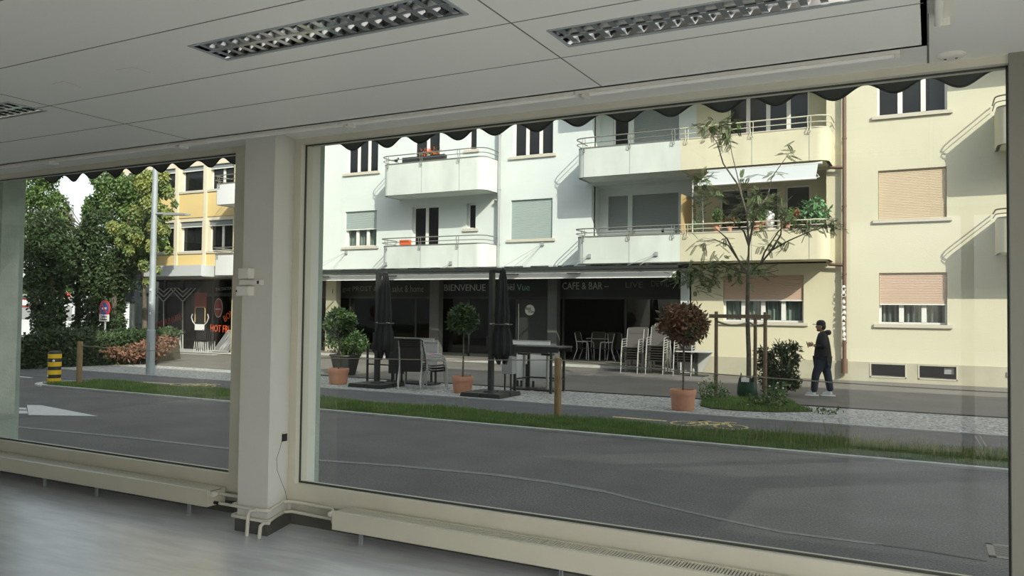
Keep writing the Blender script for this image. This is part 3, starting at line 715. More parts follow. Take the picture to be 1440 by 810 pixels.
# ---- rightmost cream building
XD = PY(1187, 400, Y0F).x        # down pipe
B1 = thing('apartment_building', 'cream apartment building at the right, with pink blinds and cellar openings', 'building', (3, 24, 0))
hs = []
wr = {}
wr['2'] = rect((1235, 160), (1334, 60)); wr['2'] = (wr['2'][0]-.03, .40, 7.33, 8.75)
wr['1'] = (-1.28, .38, 4.46, 5.82); wr['0'] = (-1.26, .38, 1.60, 3.0)
cel = [rect((1225, 517), (1273, 538), 24), rect((1293, 519), (1345, 541), 24)]
cel = [(c[0], c[1], .17, .50) for c in cel]
MB().holes(XD, 14, .55, 16.5, 24, 24.3, list(wr.values())).build('wall', 'cream_render', B1)
MB().holes(XD, 14, -.1, .55, 23.97, 24.3, cel).build('plinth', 'plinth_render', B1)
window(B1, wr['2'], 24, 3, curtain=False)
window(B1, wr['1'], 24, 3, 'blind_tan', 1.0)
window(B1, wr['0'], 24, 3, 'blind_pink', .60, curtain=True)
for c in cel:
    o = MB().box(c[0], c[1], 24.3, 24.32, c[2]-.02, c[3]+.02).build('cellar_opening', 'black_plastic', B1)
    MB().box(c[0]-.03, c[0], 23.955, 24.1, c[2]-.03, c[3]+.02).box(c[1], c[1]+.03, 23.955, 24.1, c[2]-.03, c[3]+.02).box(c[0]-.03, c[1]+.03, 23.955, 24.1, c[2]-.03, c[2]).build('surround', 'sill_stone', o)
MB().box(cel[1][1]-.28, cel[1][1]-.05, 24.05, 24.08, .3, .46).box(cel[1][1]-.25, cel[1][1]-.08, 24.04, 24.05, .36, .40).build('vent_box', 'pipe_grey', B1)
MB().box(*rect((1416, 522), (1424, 528), 23.95)[:2], 23.94, 23.97, .30, .42).build('wall_tap', 'pipe_grey', B1)
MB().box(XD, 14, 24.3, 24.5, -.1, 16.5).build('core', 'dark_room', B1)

def rounded(x0, x1, y_out, y_in, rad, left=True, right=True):
    pts = []
    if left:
        pts.append((x0, y_in))
        for i in range(7):
            a = pi + pi/2*i/6; pts.append((x0+rad+rad*cos(a), y_out+rad+rad*sin(a)))
    else: pts.append((x0, y_out))
    if right:
        for i in range(7):
            a = -pi/2 + pi/2*i/6; pts.append((x1-rad+rad*cos(a), y_out+rad+rad*sin(a)))
        pts.append((x1, y_in))
    else: pts.append((x1, y_out))
    return pts
def balcony(parent, x0, x1, zb, zt, zr, y_in=24.0, y_out=22.9, rad=.32, m='balcony_mint', rm='rail_iron', left=True, right=True, joints=(), hooks=None, split=None):
    pts = rounded(x0, x1, y_out, y_in, rad, left, right)
    b = MB().wallpath(pts, .09, zb, zt).build('balcony', m, parent, smooth=50)
    pl = [(x, y) for x, y in pts]
    if not left: pl = [(x0, y_in)] + pl
    if not right: pl = pl + [(x1, y_in)]
    ins = []
    for x, y in pl: ins.append((min(max(x, x0+.02), x1-.02), y+.02))
    MB().prismZ(ins, zb-.0, zb+.14).build('slab', m, b)
    MB().wallpath([(x+(0 if 0 < i < len(pts)-1 else 0), y-.015) for i, (x, y) in enumerate(pts)], .12, zt, zt+.03).build('coping', rm if rm == 'rail_iron' else 'sill_stone', b)
    off = [(x + (-.04 if left and x < x0+.1 else .04 if right and x > x1-.1 else 0), y-.05) for x, y in pts]
    for k, z in enumerate((zr, zt+(zr-zt)*.48)):
        MB().tube([(x, y, z) for x, y in off], .019 if k == 0 else .013, 7).build('rail', rm, b, smooth=True)
    for x in (hooks if hooks is not None else [x0+.35, (x0+x1)/2, x1-.35]):
        mb = MB()
        for s in (-.035, .035):
            c = [(x+s, y_out-.05, zr), (x+s*1.4, y_out-.07, zr-.10), (x+s, y_out-.03, zt+.06), (x+s, y_out-.07, zt-.04), (x+s, y_out-.07, zt-.10), (x+s*.3, y_out-.03, zt-.14)]
            mb.tube(c, .010, 6)
        mb.build('rail_bracket', rm, b, smooth=True)
    for x in joints: MB().box(x-.008, x+.008, y_out-.004, y_out+.01, zb, zt).build('joint', 'pipe_grey', b)
    return b
# right-hand balconies of the cream building, cut by the window post
for zb0, zt0, zr0 in ((3.42, 4.28, 4.50), (6.12, 7.05, 7.32), (8.95, 9.9, 10.15)):
    balcony(B1, 1.47, 5.2, zb0, zt0, zr0, m='balcony_yellow', hooks=[1.85, 3.3])
# ---- middle cream part with the long balcony's right half and the mint building
XM = PY(970, 400, Y0F).x
B2 = thing('apartment_building', 'yellow apartment building behind the young tree, between the café and the man', 'building', (-4.3, 24, 0))
w0 = rect((1017, 388), (1130, 451)); w0 = (w0[0], w0[1], 1.60, 2.96)
lx0 = PY(832, 300, 24).x; lx1 = PY(1162, 300, 24).x
lh = [(lx0, lx1, 3.4, 5.95), (lx0, lx1, 6.2, 8.85)]
MB().holes(XM, XD, .55, 16.5, 24, 24.3, [w0]+lh).build('wall', 'yellow_render', B2)
MB().box(XM+.05, XD, 23.97, 24.3, -.1, .55).build('plinth', 'plinth_render', B2)
w_ = window(B2, w0, 24, 4, 'blind_pink', .52, curtain=True)
B3 = thing('apartment_building', 'pale mint apartment building above the café', 'building', (-14, 24, 0))
XB = PY(448, 400, 24).x - 6
w2l = rect((487, 244), (532, 200)); w2l = (w2l[0], w2l[1], 7.05, 8.45)
w1l = rect((485, 346), (530, 297)); w1l = (w1l[0], w1l[1], 4.22, 5.58)
w2m = rect((721, 218), (778, 165)); w2m = (w2m[0], w2m[1], 7.12, 8.45)
w1m = rect((718, 336), (777, 280)); w1m = (w1m[0], w1m[1], 4.28, 5.63)
d1 = rect((579, 342), (617, 293)); d1 = (d1[0], d1[1], 3.55, 5.62)
s1 = rect((656, 322), (669, 288)); s1 = (s1[0], s1[1], s1[2], 5.62)
d2 = (d1[0], d1[1], 6.2, 8.42); s2 = (s1[0], s1[1], s1[2]+2.8, 8.42)
MB().holes(XB, XM, 3.12, 16.5, 24, 24.3, [w2l, w1l, w2m, w1m, d1, s1, d2, s2]+lh).build('wall', 'mint_render', B3)
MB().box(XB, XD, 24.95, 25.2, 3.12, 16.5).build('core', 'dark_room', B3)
window(B3, w2l, 24, 3); window(B3, w1l, 24, 3, 'blind_green', .50, curtain=True)
window(B3, w2m, 24, 3); window(B3, w1m, 24, 3, 'blind_green', 1.0)
window(B3, d1, 24, 2, sill=False); window(B3, s1, 24, 1); window(B3, d2, 24, 2, sill=False); window(B3, s2, 24, 1)
# loggias: back wall, side, ceiling and their windows
for k, (x0, x1, z0, z1) in enumerate(lh):
    Yb = 24.7
    if k == 0: lw = [rect((855, 330), (883, 274), Yb), rect((889, 330), (954, 267), Yb)]; rw = [rect((1012, 325), (1095, 262), Yb), rect((1104, 325), (1140, 262), Yb)]
    else: lw = [rect((862, 215), (885, 150), Yb), rect((891, 212), (955, 148), Yb)]; rw = [rect((1024, 195), (1138, 130), Yb)]
    fix = lambda r: (r[0], r[1], z0+.15 if (r[1]-r[0]) < 1.2 else max(r[2], z0+.9), z1-.28)
    lw = [fix(r) for r in lw]; rw = [fix(r) for r in rw]
    MB().holes(x0-.1, XM, z0-.1, z1+.1, Yb, Yb+.25, lw).build('loggia_wall', 'mint_render', B3)
    MB().box(x0-.1, x0, 24.2, Yb, z0-.1, z1+.1).box(x0, XM, 24.25, Yb, z1, z1+.1).build('loggia_side', 'mint_render', B3)
    MB().holes(XM, x1+.1, z0-.1, z1+.1, Yb, Yb+.25, rw).build('loggia_wall', 'yellow_render', B2)
    MB().box(x1, x1+.1, 24.2, Yb, z0-.1, z1+.1).box(XM, x1, 24.25, Yb, z1, z1+.1).build('loggia_side', 'yellow_render', B2)
    MB().box(x0, XM, 24.0, Yb, z0-.1, z0+.02).build('loggia_floor', 'plinth_render', B3)
    MB().box(XM, x1, 24.0, Yb, z0-.1, z0+.02).build('loggia_floor', 'plinth_render', B2)
    if k == 0:
        window(B3, lw[0], Yb, 1, 'blind_grey', .95, sill=False, depth=.08); window(B3, lw[1], Yb, 2, 'blind_grey', .86, sill=False, depth=.08)
        window(B2, rw[0], Yb, 2, sill=False, depth=.08); window(B2, rw[1], Yb, 1, sill=False, depth=.08)
    else:
        window(B3, lw[0], Yb, 1, sill=False, depth=.08); window(B3, lw[1], Yb, 2, 'blind_grey', 1.0, sill=False, depth=.08)
        window(B2, rw[0], Yb, 4, sill=False, depth=.08)
# left balconies
xa, xb2 = -17.42, PY(687, 240, 23.2).x
J = [PY(x, 300, 22.9).x for x in (592, 645)]
balcony(B3, xa, xb2, 5.90, 7.00, 7.30, joints=J, hooks=[xa+.3]+J)
balcony(B3, xa, xb2, 3.30, 4.08, 4.36, joints=J, hooks=[xa+.3]+J)
# long balconies, mint half and yellow half
xl, xr = -9.87, -2.44
for (zb0, zt0, zr0) in ((3.34, 4.16, 4.42), (6.04, 6.94, 7.26), (8.9, 9.8, 10.1)):
    JL = [PY(x, 300, 22.9).x for x in (820, 885)]
    balcony(B3, xl, XM, zb0, zt0, zr0, right=False, joints=JL, hooks=[xl+.3]+JL[1:]+[XM-.2])
    JR = [PY(x, 300, 22.9).x for x in (1057, 1138)]
    balcony(B2, XM, xr, zb0, zt0, zr0, m='balcony_yellow', rm='rail_cream', left=False, joints=JR, hooks=[XM+.2]+JR)
# drain pipes
def downpipe(lab, x, y, z0, z1, r, m, arms=()):
    t = thing('downpipe', lab, 'drain pipe', (x, y, z0))
    MB().tube([(x, y, z0), (x, y, z1)], r, 12).build('pipe', m, t, smooth=True)
    z = z0+.8
    while z < z1: MB().tube([(x, y, z), (x, y, z+.04)], r+.012, 12).box(x-.01, x+.01, y, 24, z, z+.03).build('clamp', m, t); z += 1.9
    for (xe, za) in arms: MB().tube([(xe, y, za+.03), (x, y, za)], r*.8, 8).build('branch_pipe', m, t, smooth=True)
    return t
xg = PY(701, 300, 23.85).x
downpipe('grey downpipe on the mint building between the two balcony columns', xg, 23.85, 3.3, 12, .055, 'pipe_grey', [(xb2-.1, 5.62), (xb2-.1, 8.4)])
dp = downpipe('brown downpipe with graffiti stickers behind the walking man', XD+.02, 23.86, .25, 12, .055, 'pipe_brown', [(xr-.1, 3.22), (xr-.1, 5.95)])
MB().tube([(XD+.02, 23.86, .22), (XD+.02, 23.86, .62)], .085, 12).build('standpipe', 'pipe_brown', dp, smooth=True)
for i, z in enumerate((2.62, 2.46, 2.2, 2.05, 1.9, 1.75, 1.6, 1.45, 1.3, 1.16)):
    MB().ell((XD+.01+.012*sin(i*5), 23.80, z), (.045, .012, .06 if i % 3 else .04), 8, 6).build('sticker', 'sticker_white', dp, smooth=True)
for i, ch in enumerate('GOILAKEYS'): text('graffiti_letter', ch, .17, (XD+.01, 23.785, 2.55-.165*i), 'sticker_white', dp, .003)
# balcony awning over the yellow loggia
A = [PY(978, 262, 22.45), PY(1147, 250, 22.45)]
t = thing('balcony_awning', 'pale grey awning lowered over the yellow balcony behind the tree', 'awning', (-4.3, 22.9, 6.0))
x0, x1, zf = A[0].x, A[1].x, (A[0].z+A[1].z)/2
zu = 5.98
n = 10; mb = MB()
for i in range(n):
    f0, f1 = i/n, (i+1)/n
    y_ = [23.0-.55*f for f in (f0, f1)]; z_ = [zu-(zu-zf)*f for f in (f0, f1)]; sxl = [x0+.28*(1-f) for f in (f0, f1)]
    mb.hull8([(sxl[1], y_[1], z_[1]-.006), (x1, y_[1], z_[1]-.006), (sxl[0], y_[0], z_[0]-.006), (x1, y_[0], z_[0]-.006), (sxl[1], y_[1], z_[1]), (x1, y_[1], z_[1]), (sxl[0], y_[0], z_[0]), (x1, y_[0], z_[0])])
mb.build('cloth', 'awning_grey', t)
MB().tube([(x0-.02, 22.45, zf), (x1+.02, 22.45, zf)], .03, 10).build('front_bar', 'awning_white', t, smooth=True)
MB().tube([(x0+.2, 23.0, zu+.0), (x1+.1, 23.0, zu+.0)], .045, 10).build('roller', 'awning_white', t, smooth=True)
for x in (x0+.35, x1-.2): MB().tube([(x, 23.05, zu-.1), (x+.25, 22.8, zu-.42), (x, 22.5, zf)], .018, 7).build('folding_arm', 'pipe_grey', t, smooth=True)
# privacy panel and trellis at the party line
tag(MB().box(XM-.02, XM+.02, 23.05, 24.6, 3.5, 5.35).build('privacy_screen', 'privacy_ochre', loc=(XM, 23.8, 3.5)), 'ochre screen dividing the long balcony', 'screen')
tp_ = PY(975, 330, 23.3); 
t = thing('balcony_trellis', 'white trellis with climbing leaves at the left end of the yellow balcony', 'trellis', (tp_.x, 23.4, 3.5))
xt = PY(974, 300, 23.3).x; xt2 = PY(990, 300, 23.3).x
MB().tube([(xt, 23.3, 3.5), (xt, 23.3, PY(974, 256, 23.3).z)], .02, 6).tube([(xt2, 23.3, 3.5), (xt2-.05, 23.3, PY(990, 262, 23.3).z)], .02, 6).build('posts', 'window_white', t)
pts = [(R.uniform(xt, xt2), 23.3+R.uniform(-.05, .1), R.uniform(4.2, 5.3)) for _ in range(140)]
MB().leaves(pts, .10).build('foliage', 'leaf_variegated', t)

# ---- balcony plants
def potted(lab, px, py, Y, r, h, m, pot='terracotta', pr=.11, ph=.2, zbase=None, group=None, n=220, sz=.09, stemz=None):
    P = PY(px, py, Y); z = P.z if zbase is None else zbase
    t = thing('potted_plant', lab, 'plant', (P.x, Y, z), group)
    MB().lathe([(pr*.75, 0), (pr, ph*.9), (pr*1.1, ph*.9), (pr*1.1, ph), (pr*.9, ph), (pr*.9, ph-.03)], (P.x, Y, z), 14).build('pot', pot, t, smooth=40)
    pts = []
    for _ in range(n):
        v = Vector((R.gauss(0, 1), R.gauss(0, 1), R.gauss(0, 1))).normalized()*R.uniform(.3, 1)
        pts.append((P.x+v.x*r, Y+v.y*r*.8, z+ph+h/2+v.z*h/2))
    MB().leaves(pts, sz).build('foliage', m, t)
    MB().tube([(P.x, Y, z+ph-.05), (P.x+.01, Y, z+ph+h*.6)], .012, 5).build('stem', 'bark', t)
    return t
g = 'potted plants on the yellow balcony'
zp = 4.18
potted('small conifer in a terracotta pot on the yellow balcony, left of the tree', 1008, 320, 23.0, .18, .55, 'leaf_mid', zbase=zp, group=g)
potted('low plant with reddish leaves in a pot on the yellow balcony', 1026, 320, 23.0, .2, .3, 'leaf_brown', zbase=zp, group=g, pr=.08, ph=.15)
potted('plant in a wide terracotta pot on the yellow balcony behind the trunk', 1066, 320, 23.0, .3, .45, 'leaf_mid', zbase=zp, group=g, pr=.16, ph=.24)
potted('leafy plant with pink flowers on the yellow balcony, right of the trunk', 1106, 320, 23.0, .35, .45, 'leaf_mid', zbase=zp, group=g)
potted('tall variegated leafy bush at the right end of the yellow balcony', 1144, 320, 23.15, .42, .85, 'leaf_variegated', 'dark_pot', .16, .2, zbase=zp-.15, group=g, n=380, sz=.15)
P = PY(1121, 300, 23.1); tag(MB().ell((P.x, 23.1, P.z), (.10, .08, .12), 10, 8).build('red_ball', 'red_sign', loc=(P.x, 23.1, P.z-.12), smooth=True), 'round red ornament among the plants on the yellow balcony', 'ornament')
P = PY(1082, 310, 23.2); tag(MB().lathe([(.10, -.2), (.14, -.1), (.14, .18), (.08, .26), (.11, .3)], (P.x, 23.2, P.z), 12).build('white_jug', 'table_white', loc=(P.x, 23.2, P.z-.2), smooth=True), 'white jug on the yellow balcony between two plants', 'jug')
P = PY(587, 228, 23.0); x0 = PY(566, 225, 22.98).x; x1 = PY(625, 220, 22.98).x
t = thing('planter_box', 'long dark planter box on the upper left balcony with red flowers', 'planter', ((x0+x1)/2, 23.0, 6.98))
MB().box(x0, x1, 22.96, 23.14, 7.03, 7.22).build('box', 'dark_frame', t)
c_ = PY(604, 214, 23.05)
MB().leaves([(c_.x+R.gauss(0, .2), 23.05+R.gauss(0, .08), 7.27+abs(R.gauss(0, .12))) for _ in range(120)], .08).build('flowers', 'neon_orange', t)
MB().leaves([(c_.x+R.gauss(0, .22), 23.05+R.gauss(0, .08), 7.23+abs(R.gauss(0, .10))) for _ in range(120)], .08).build('leaves', 'leaf_mid', t)
P = PY(557, 228, 23.0)
t = thing('garden_ornament', 'small dark bird figure on the rail of the upper left balcony', 'ornament', (P.x, 23, 7.03))
MB().ell((P.x, 23, 7.16), (.09, .04, .05), 10, 6).build('body', 'black_plastic', t, smooth=True); MB().ell((P.x+.09, 23, 7.22), (.035, .03, .035), 8, 6).build('head', 'black_plastic', t, smooth=True); MB().tube([(P.x, 23, 7.02), (P.x, 23, 7.13)], .008, 5).build('legs', 'black_plastic', t)
P = PY(569, 338, 23.0); tag(MB().box(P.x-.2, P.x+.2, 22.97, 23.12, 4.13, 4.30).build('wooden_crate', 'neon_orange', loc=(P.x, 23, 4.12)), 'small orange box on the coping of the lower left balcony', 'box')
for a, b, l in ((852, 882, 'left'), (893, 930, 'middle'), (934, 952, 'right')):
    A, B = PY(a, 325, 23.3), PY(b, 325, 23.3)
    t = thing('balcony_chair', 'dark garden seat behind the lower mint balcony rail, the %s one' % l, 'chair', ((A.x+B.x)/2, 23.3, 3.48))
    MB().box(A.x, B.x, 23.28, 23.31, 4.2, 4.38).build('backrest', 'blind_grey', t); MB().box(A.x, B.x, 23.3, 23.75, 3.9, 3.94).build('seat', 'blind_grey', t)
    for x in (A.x+.02, B.x-.02):
        for y in (23.3, 23.72): MB().tube([(x, y, 3.48), (x, y, 3.92)], .015, 6).build('leg', 'pipe_grey', t)

# ---- the café below
CAF = thing('cafe', 'dark glazed café front with BIENVENUE and CAFE & BAR lettering', 'shop front', (-14, 25, 0))
YC = 25.5
cxl, cxr = PY(440, 450, YC).x-6, PY(955, 450, 24).x
MB().box(cxl, cxr, YC, YC+.06, 2.33, 3.12).build('fascia', 'fascia_dark', CAF)
# fittings: panes between mullions, one open door
cols = [440, 492, 530, 585, 660, 727, 742, 782, 792, 880, 958]
Xc = [PY(c, 450, YC).x for c in cols]; Xc[0] = cxl; Xc[-1] = cxr-.02
fr = MB()
for x in Xc: fr.box(x-.035, x+.035, YC-.03, YC+.05, .14, 2.33)
fr.box(cxl, Xc[8], YC-.03, YC+.05, .14, .26).box(Xc[9], cxr, YC-.03, YC+.05, .14, .26); fr.box(cxl, cxr, YC-.03, YC+.05, 2.28, 2.36)
fr.build('glazing_frame', 'dark_frame', CAF)
for i, (a, b) in enumerate(zip(Xc, Xc[1:])):
    if i == 8: continue
    if b-a > .15: MB().box(a+.035, b-.035, YC, YC+.01, .26, 2.28).build('pane', 'dark_glass', CAF)
dr = MB(); xa_, xb_ = Xc[5], Xc[7]
dr.box(xa_+.04, xb_-.04, YC-.05, YC-.03, .2, 2.25); dd = dr.build('door', 'dark_frame', CAF)
MB().tube([(xa_+.12, YC-.1, .5), (xa_+.12, YC-.1, 2.1)], .018, 8).build('handle', 'chrome', dd, smooth=True)
P = PY(745, 436, YC-.06); MB().lathe([(.20, -.004), (.20, .004)], (0, 0, 0), 28)
mb = MB(); k = 28; mb.prismY([(P.x+.19*cos(2*pi*i/k), P.z+.19*sin(2*pi*i/k)) for i in range(k)], YC-.065, YC-.05); mb.build('round_sign', 'disc_white', dd)
text('round_sign_text', 'Biël', .15, (P.x-.06, YC-.07, P.z+.05), 'dark_frame', dd); text('round_sign_text', 'Vüe', .15, (P.x+.05, YC-.07, P.z-.06), 'dark_frame', dd)
def sign(body, xa, xb, py, hpx, m, sxk=1.0):
    A, B = PY(xa, py, YC), PY(xb, py, YC); size = 1.0
    o = text('lettering', body, 1.0, (0, 0, 0), m, None, .01)
    bb = [v.co for v in o.data.vertices]; wx = max(v.x for v in bb)-min(v.x for v in bb); wz = max(v.z for v in bb)-min(v.z for v in bb)
    cxx = (max(v.x for v in bb)+min(v.x for v in bb))/2; cz = (max(v.z for v in bb)+min(v.z for v in bb))/2
    H = (PY(xa, py-hpx/2, YC)-PY(xa, py+hpx/2, YC)).z
    o.data.transform(Matrix.Diagonal(((B.x-A.x)/wx, .5, H/wz, 1)) @ Matrix.Translation((-cxx, 0, -cz)))
    o.parent = CAF; o.location = Vector(((A.x+B.x)/2, YC-.015, (A.z+B.z)/2))-WL(CAF)
sign('gut·PROST & sé', 482, 542, 407, 9, 'letter_dim'); sign('salut & home', 552, 596, 406, 9, 'letter_dim')
sign('BIENVENUE', 625, 683, 404.5, 9, 'letter_pale'); sign('Biël', 708, 723.5, 403.5, 9, 'letter_pale'); sign('Vue', 727, 745, 404, 9, 'letter_teal')
sign('CAFE & BAR –', 791, 856, 402, 10, 'letter_pale'); sign('LIVE', 880, 904, 400.5, 8, 'letter_dim'); sign('DEVIL', 916, 941, 399, 8, 'letter_dim')
# piers, floor, room
def pier(a, b, Y, m, z0=.0, z1=3.12, lab=None):
    A, B = PY(a, 430, Y), PY(b, 430, Y)
    return MB().box(A.x, B.x, Y, Y+.3, z0, z1).build('pier', m, CAF)
pier(458, 472, 24.9, 'plinth_render'); pier(604, 617, 25.0, 'cafe_pier'); pier(770, 783, 25.0, 'cafe_pier'); pier(957, 972, 24.0, 'mint_render')
MB().box(PY(957, 430, 24).x, PY(957, 430, 24).x+.06, 24.3, 25.6, 0, 3.12).build('side_wall', 'mint_render', CAF)
MB().box(cxl, cxr, 24.4, 30, .0, .14).build('raised_floor', 'cafe_floor', CAF)
MB().box(cxl, cxr, 24.25, 24.42, .0, .10).build('step', 'kerb_stone', CAF)
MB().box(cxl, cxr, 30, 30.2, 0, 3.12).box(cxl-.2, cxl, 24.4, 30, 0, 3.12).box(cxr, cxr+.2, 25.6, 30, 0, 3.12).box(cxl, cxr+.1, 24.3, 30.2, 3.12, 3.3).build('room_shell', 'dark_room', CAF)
P = PY(468, 410, 24.9); text('pier_number', '1', .25, (P.x, 24.885, P.z), 'black_plastic', CAF)

# glass canopy hung on rods above the café
t = thing('glass_canopy', 'long dark framed glass canopy hung on rods above the café', 'canopy', (-14, 23, 3.2))
YCn = 22.7; A, B = PY(400, 386, YCn), PY(953, 371, YCn)
zc0 = (PY(460, 384.5, YCn).z+PY(945, 371, YCn).z)/2
MB().box(A.x, B.x, YCn-.04, YCn+.04, zc0-.05, zc0+.04).box(A.x, B.x, 23.9, 23.98, zc0+.0, zc0+.08).build('beam', 'dark_frame', t)
n = 16
for i in range(n+1):
    x = A.x+(B.x-A.x)*i/n; MB().bar((x, YCn, zc0+.05), (x, 23.95, zc0+.11), .05, .05).build('rafter', 'dark_frame', t)
mb = MB()
for i in range(n):
    a, b = A.x+(B.x-A.x)*i/n+.03, A.x+(B.x-A.x)*(i+1)/n-.03
    mb.add([(a, YCn-.1, zc0+.075), (b, YCn-.1, zc0+.075), (b, 23.96, zc0+.135), (a, 23.96, zc0+.135)], [(0, 1, 2, 3)])
mb.build('glass_panels', 'pane_glass', t)
for (ax, ay, Yw) in ((487, 355, 23.97), (543, 371, 22.88), (634, 370, 22.88), (763, 343, 23.97), (829, 360, 22.88), (923, 357, 22.88)):
    P = PY(ax, ay, Yw); o = MB().box(P.x-.05, P.x+.05, Yw-.03, Yw+.02, P.z-.06, P.z+.06).build('anchor_plate', 'pipe_grey', t)
    for dx_ in (-.85, -.45):
        if P.z < zc0+.35: dx_ = dx_*.35
        MB().tube([(P.x, Yw-.02, P.z), (P.x+dx_, YCn, zc0+.04)], .008, 5).build('rod', 'pipe_grey', o)
tc_ = MB(); zA = PY(687, 388, 22.95).z
A, B = PY(400, 395, 22.95), PY(950, 382, 22.95)
t = thing('cafe_awning', 'rolled white café awning running under the glass canopy', 'awning', (-14, 23.6, 3))
MB().box(A.x, B.x, 22.92, 23.1, zA-.075, zA+.075).build('cassette', 'awning_white', t)
MB().box(A.x, B.x, 22.90, 22.93, zA-.11, zA-.07).build('valance', 'awning_white', t)
for px in (475, 568, 735, 820): 
    x = PY(px, 385, 23.6).x; MB().box(x-.2, x+.2, 22.75, 22.9, zA+.02, zA+.05).build('heater', 'dark_frame', t)
for px in (600, 690, 905):
    x = PY(px, 385, 23.6).x; MB().box(x-.04, x+.04, 23.1, 24, zA, zA+.1).build('bracket', 'dark_frame', t)

# ---- ochre building far left
YO = 23.0
OB = thing('apartment_building', 'ochre apartment building with white bands above the graffiti shop at the left', 'building', (-28, 23, 0))
xR = PY(328, 400, YO).x; xLo = PY(166, 400, YO).x
def zO(px, py): return PY(px, py, YO).z
zt1, zb1 = zO(327, 308), zO(327, 352); zt2, zb2 = zO(327, 228), zO(327, 264)
sh = zb1-zb2
bays = []
for a, b in ((290, 327), (250, 284)): bays.append((PY(a+3, 330, YO).x, PY(b, 330, YO).x))
bw = bays[0][0]-bays[1][0]
for k in range(2, 4): bays.append((bays[1][0]-bw*(k-1), bays[1][1]-bw*(k-1)))
rows = [(zb1, zt1), (zb2, zt2), (zb2-sh, zt2-sh), (zb2-2*sh, zt2-2*sh)]
rr = [(a, b, z0, z1) for a, b in bays for z0, z1 in rows]
zcan = PY(327, 387, 21.4).z
MB().holes(xLo, xR, zcan+.1, 17, YO, YO+.3, rr).build('wall', 'ochre_band', OB)
sp = MB()
for a, b in bays:
    for z0, z1 in rows + [(zb1+sh, zt1+sh)]:
        top = z0-.13; bot = z0+sh+(z1-z0)+.38
        if top < zcan+.3: continue
        sp.box(a-.1, b+.1, YO-.03, YO, max(bot, zcan+.12), top)
sp.build('spandrel_panels', 'ochre_render', OB)
pl = MB()
for a, b in bays: pl.box(b+.14, b+.30, YO-.08, YO, zcan+.1, 17)
pl.build('pilasters', 'ochre_band', OB)
for i, (a, b) in enumerate(bays[:5]):
    for j, (z0, z1) in enumerate(rows[:3]): window(OB, (a, b, z0, z1), YO, 2 if i == 0 else 1, 'blind_grey', .16, depth=.16)
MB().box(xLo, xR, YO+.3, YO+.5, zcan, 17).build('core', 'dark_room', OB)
MB().box(xLo, xR+.0, 21.4, YO, zcan, zcan+.42).build('canopy', 'canopy_grey', OB)
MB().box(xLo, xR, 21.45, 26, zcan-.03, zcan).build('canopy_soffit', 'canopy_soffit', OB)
ar = PY(328, 450, 22.6).x
MB().box(ar, ar+1.2, 22.5, 24, 0, zcan+14).build('lemon_end_wall', 'lemon_render', OB)
for z0, z1, z2 in ((PY(338, 415-28, 21.8).z, PY(338, 358, 21.8).z, PY(338, 348, 21.8).z), (PY(338, 287, 21.8).z, PY(338, 258, 21.8).z, PY(338, 246, 21.8).z)):
    balcony(OB, ar-.02, ar+1.2, z0, z1, z2, y_in=22.5, y_out=21.6, rad=.1, m='far_white', hooks=[ar+.2])
# shop front
SH = thing('graffiti_shop', 'dark shop front with white V stripes and orange graffiti lettering', 'shop front', (-26, 23.8, 0))
YS = 23.6
MB().box(xLo, ar, YS, YS+.1, .05, zcan-.03).build('glazing', 'dark_glass', SH)
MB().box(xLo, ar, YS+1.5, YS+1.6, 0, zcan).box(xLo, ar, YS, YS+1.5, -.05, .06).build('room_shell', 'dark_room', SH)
MB().box(xLo, ar, 21.6, YS, .02, .07).build('threshold', 'kerb_stone', SH)
fr = MB()
for px in (173, 203, 232, 257, 300, 327):
    x = PY(px, 440, YS).x; fr.box(x-.05, x+.05, YS-.04, YS, .05, zcan-.03)
fr.box(xLo, ar, YS-.05, YS, zcan-.75, zcan-.6)
fr.build('frame', 'dark_frame', SH)
st = MB()
for cxp, bot in ((230, 424), (257, 424)):
    for k, off in enumerate((0, 5.5, 11)):
        for s in (-1, 1):
            a = PY(cxp+s*(18-off*1.0), 405, YS-.06); b_ = PY(cxp, bot+4-off*1.2-4, YS-.06)
            st.bar((a.x, YS-.06, a.z), (b_.x, YS-.06, b_.z), .012, .05)
    a = PY(cxp, bot, YS-.06); e = PY(cxp, 492, YS-.06); st.bar((a.x, YS-.06, a.z), (e.x, YS-.06, e.z), .012, .05)
for k in range(4):
    a = PY(257-k*1.5, 463+k*3, YS-.06); e = PY(244+k*3.5, 491, YS-.06); st.bar((a.x, YS-.06, a.z), (e.x, YS-.06, e.z), .012, .06)
    a = PY(203+k*0, 465+k*6, YS-.06); e = PY(214-k*3, 490, YS-.06); st.bar((a.x, YS-.06, a.z), (e.x, YS-.06, e.z), .012, .05)
st.build('white_stripes', 'white_stripe', SH)
def stext(s, a, b, hpx, m, tilt=0):
    A, B = PY(*a, YS-.07), PY(*b, YS-.07)
    o = text('graffiti_lettering', s, 1.0, (0, 0, 0), m, None, .01)
    vs = [v.co for v in o.data.vertices]; wx = max(v.x for v in vs)-min(v.x for v in vs); wz = max(v.z for v in vs)-min(v.z for v in vs)
    cxx = (max(v.x for v in vs)+min(v.x for v in vs))/2; cz = (max(v.z for v in vs)+min(v.z for v in vs))/2
    L = (B-A).length; H = (PY(a[0], a[1]-hpx/2, YS)-PY(a[0], a[1]+hpx/2, YS)).z
    ang = math.atan2(B.z-A.z, B.x-A.x)
    o.data.transform(Matrix.Rotation(-ang, 4, 'Y') @ Matrix.Diagonal((L/wx, .5, H/wz, 1)) @ Matrix.Translation((-cxx, 0, -cz)))
    o.parent = SH; o.location = (A+B)/2-WL(SH)
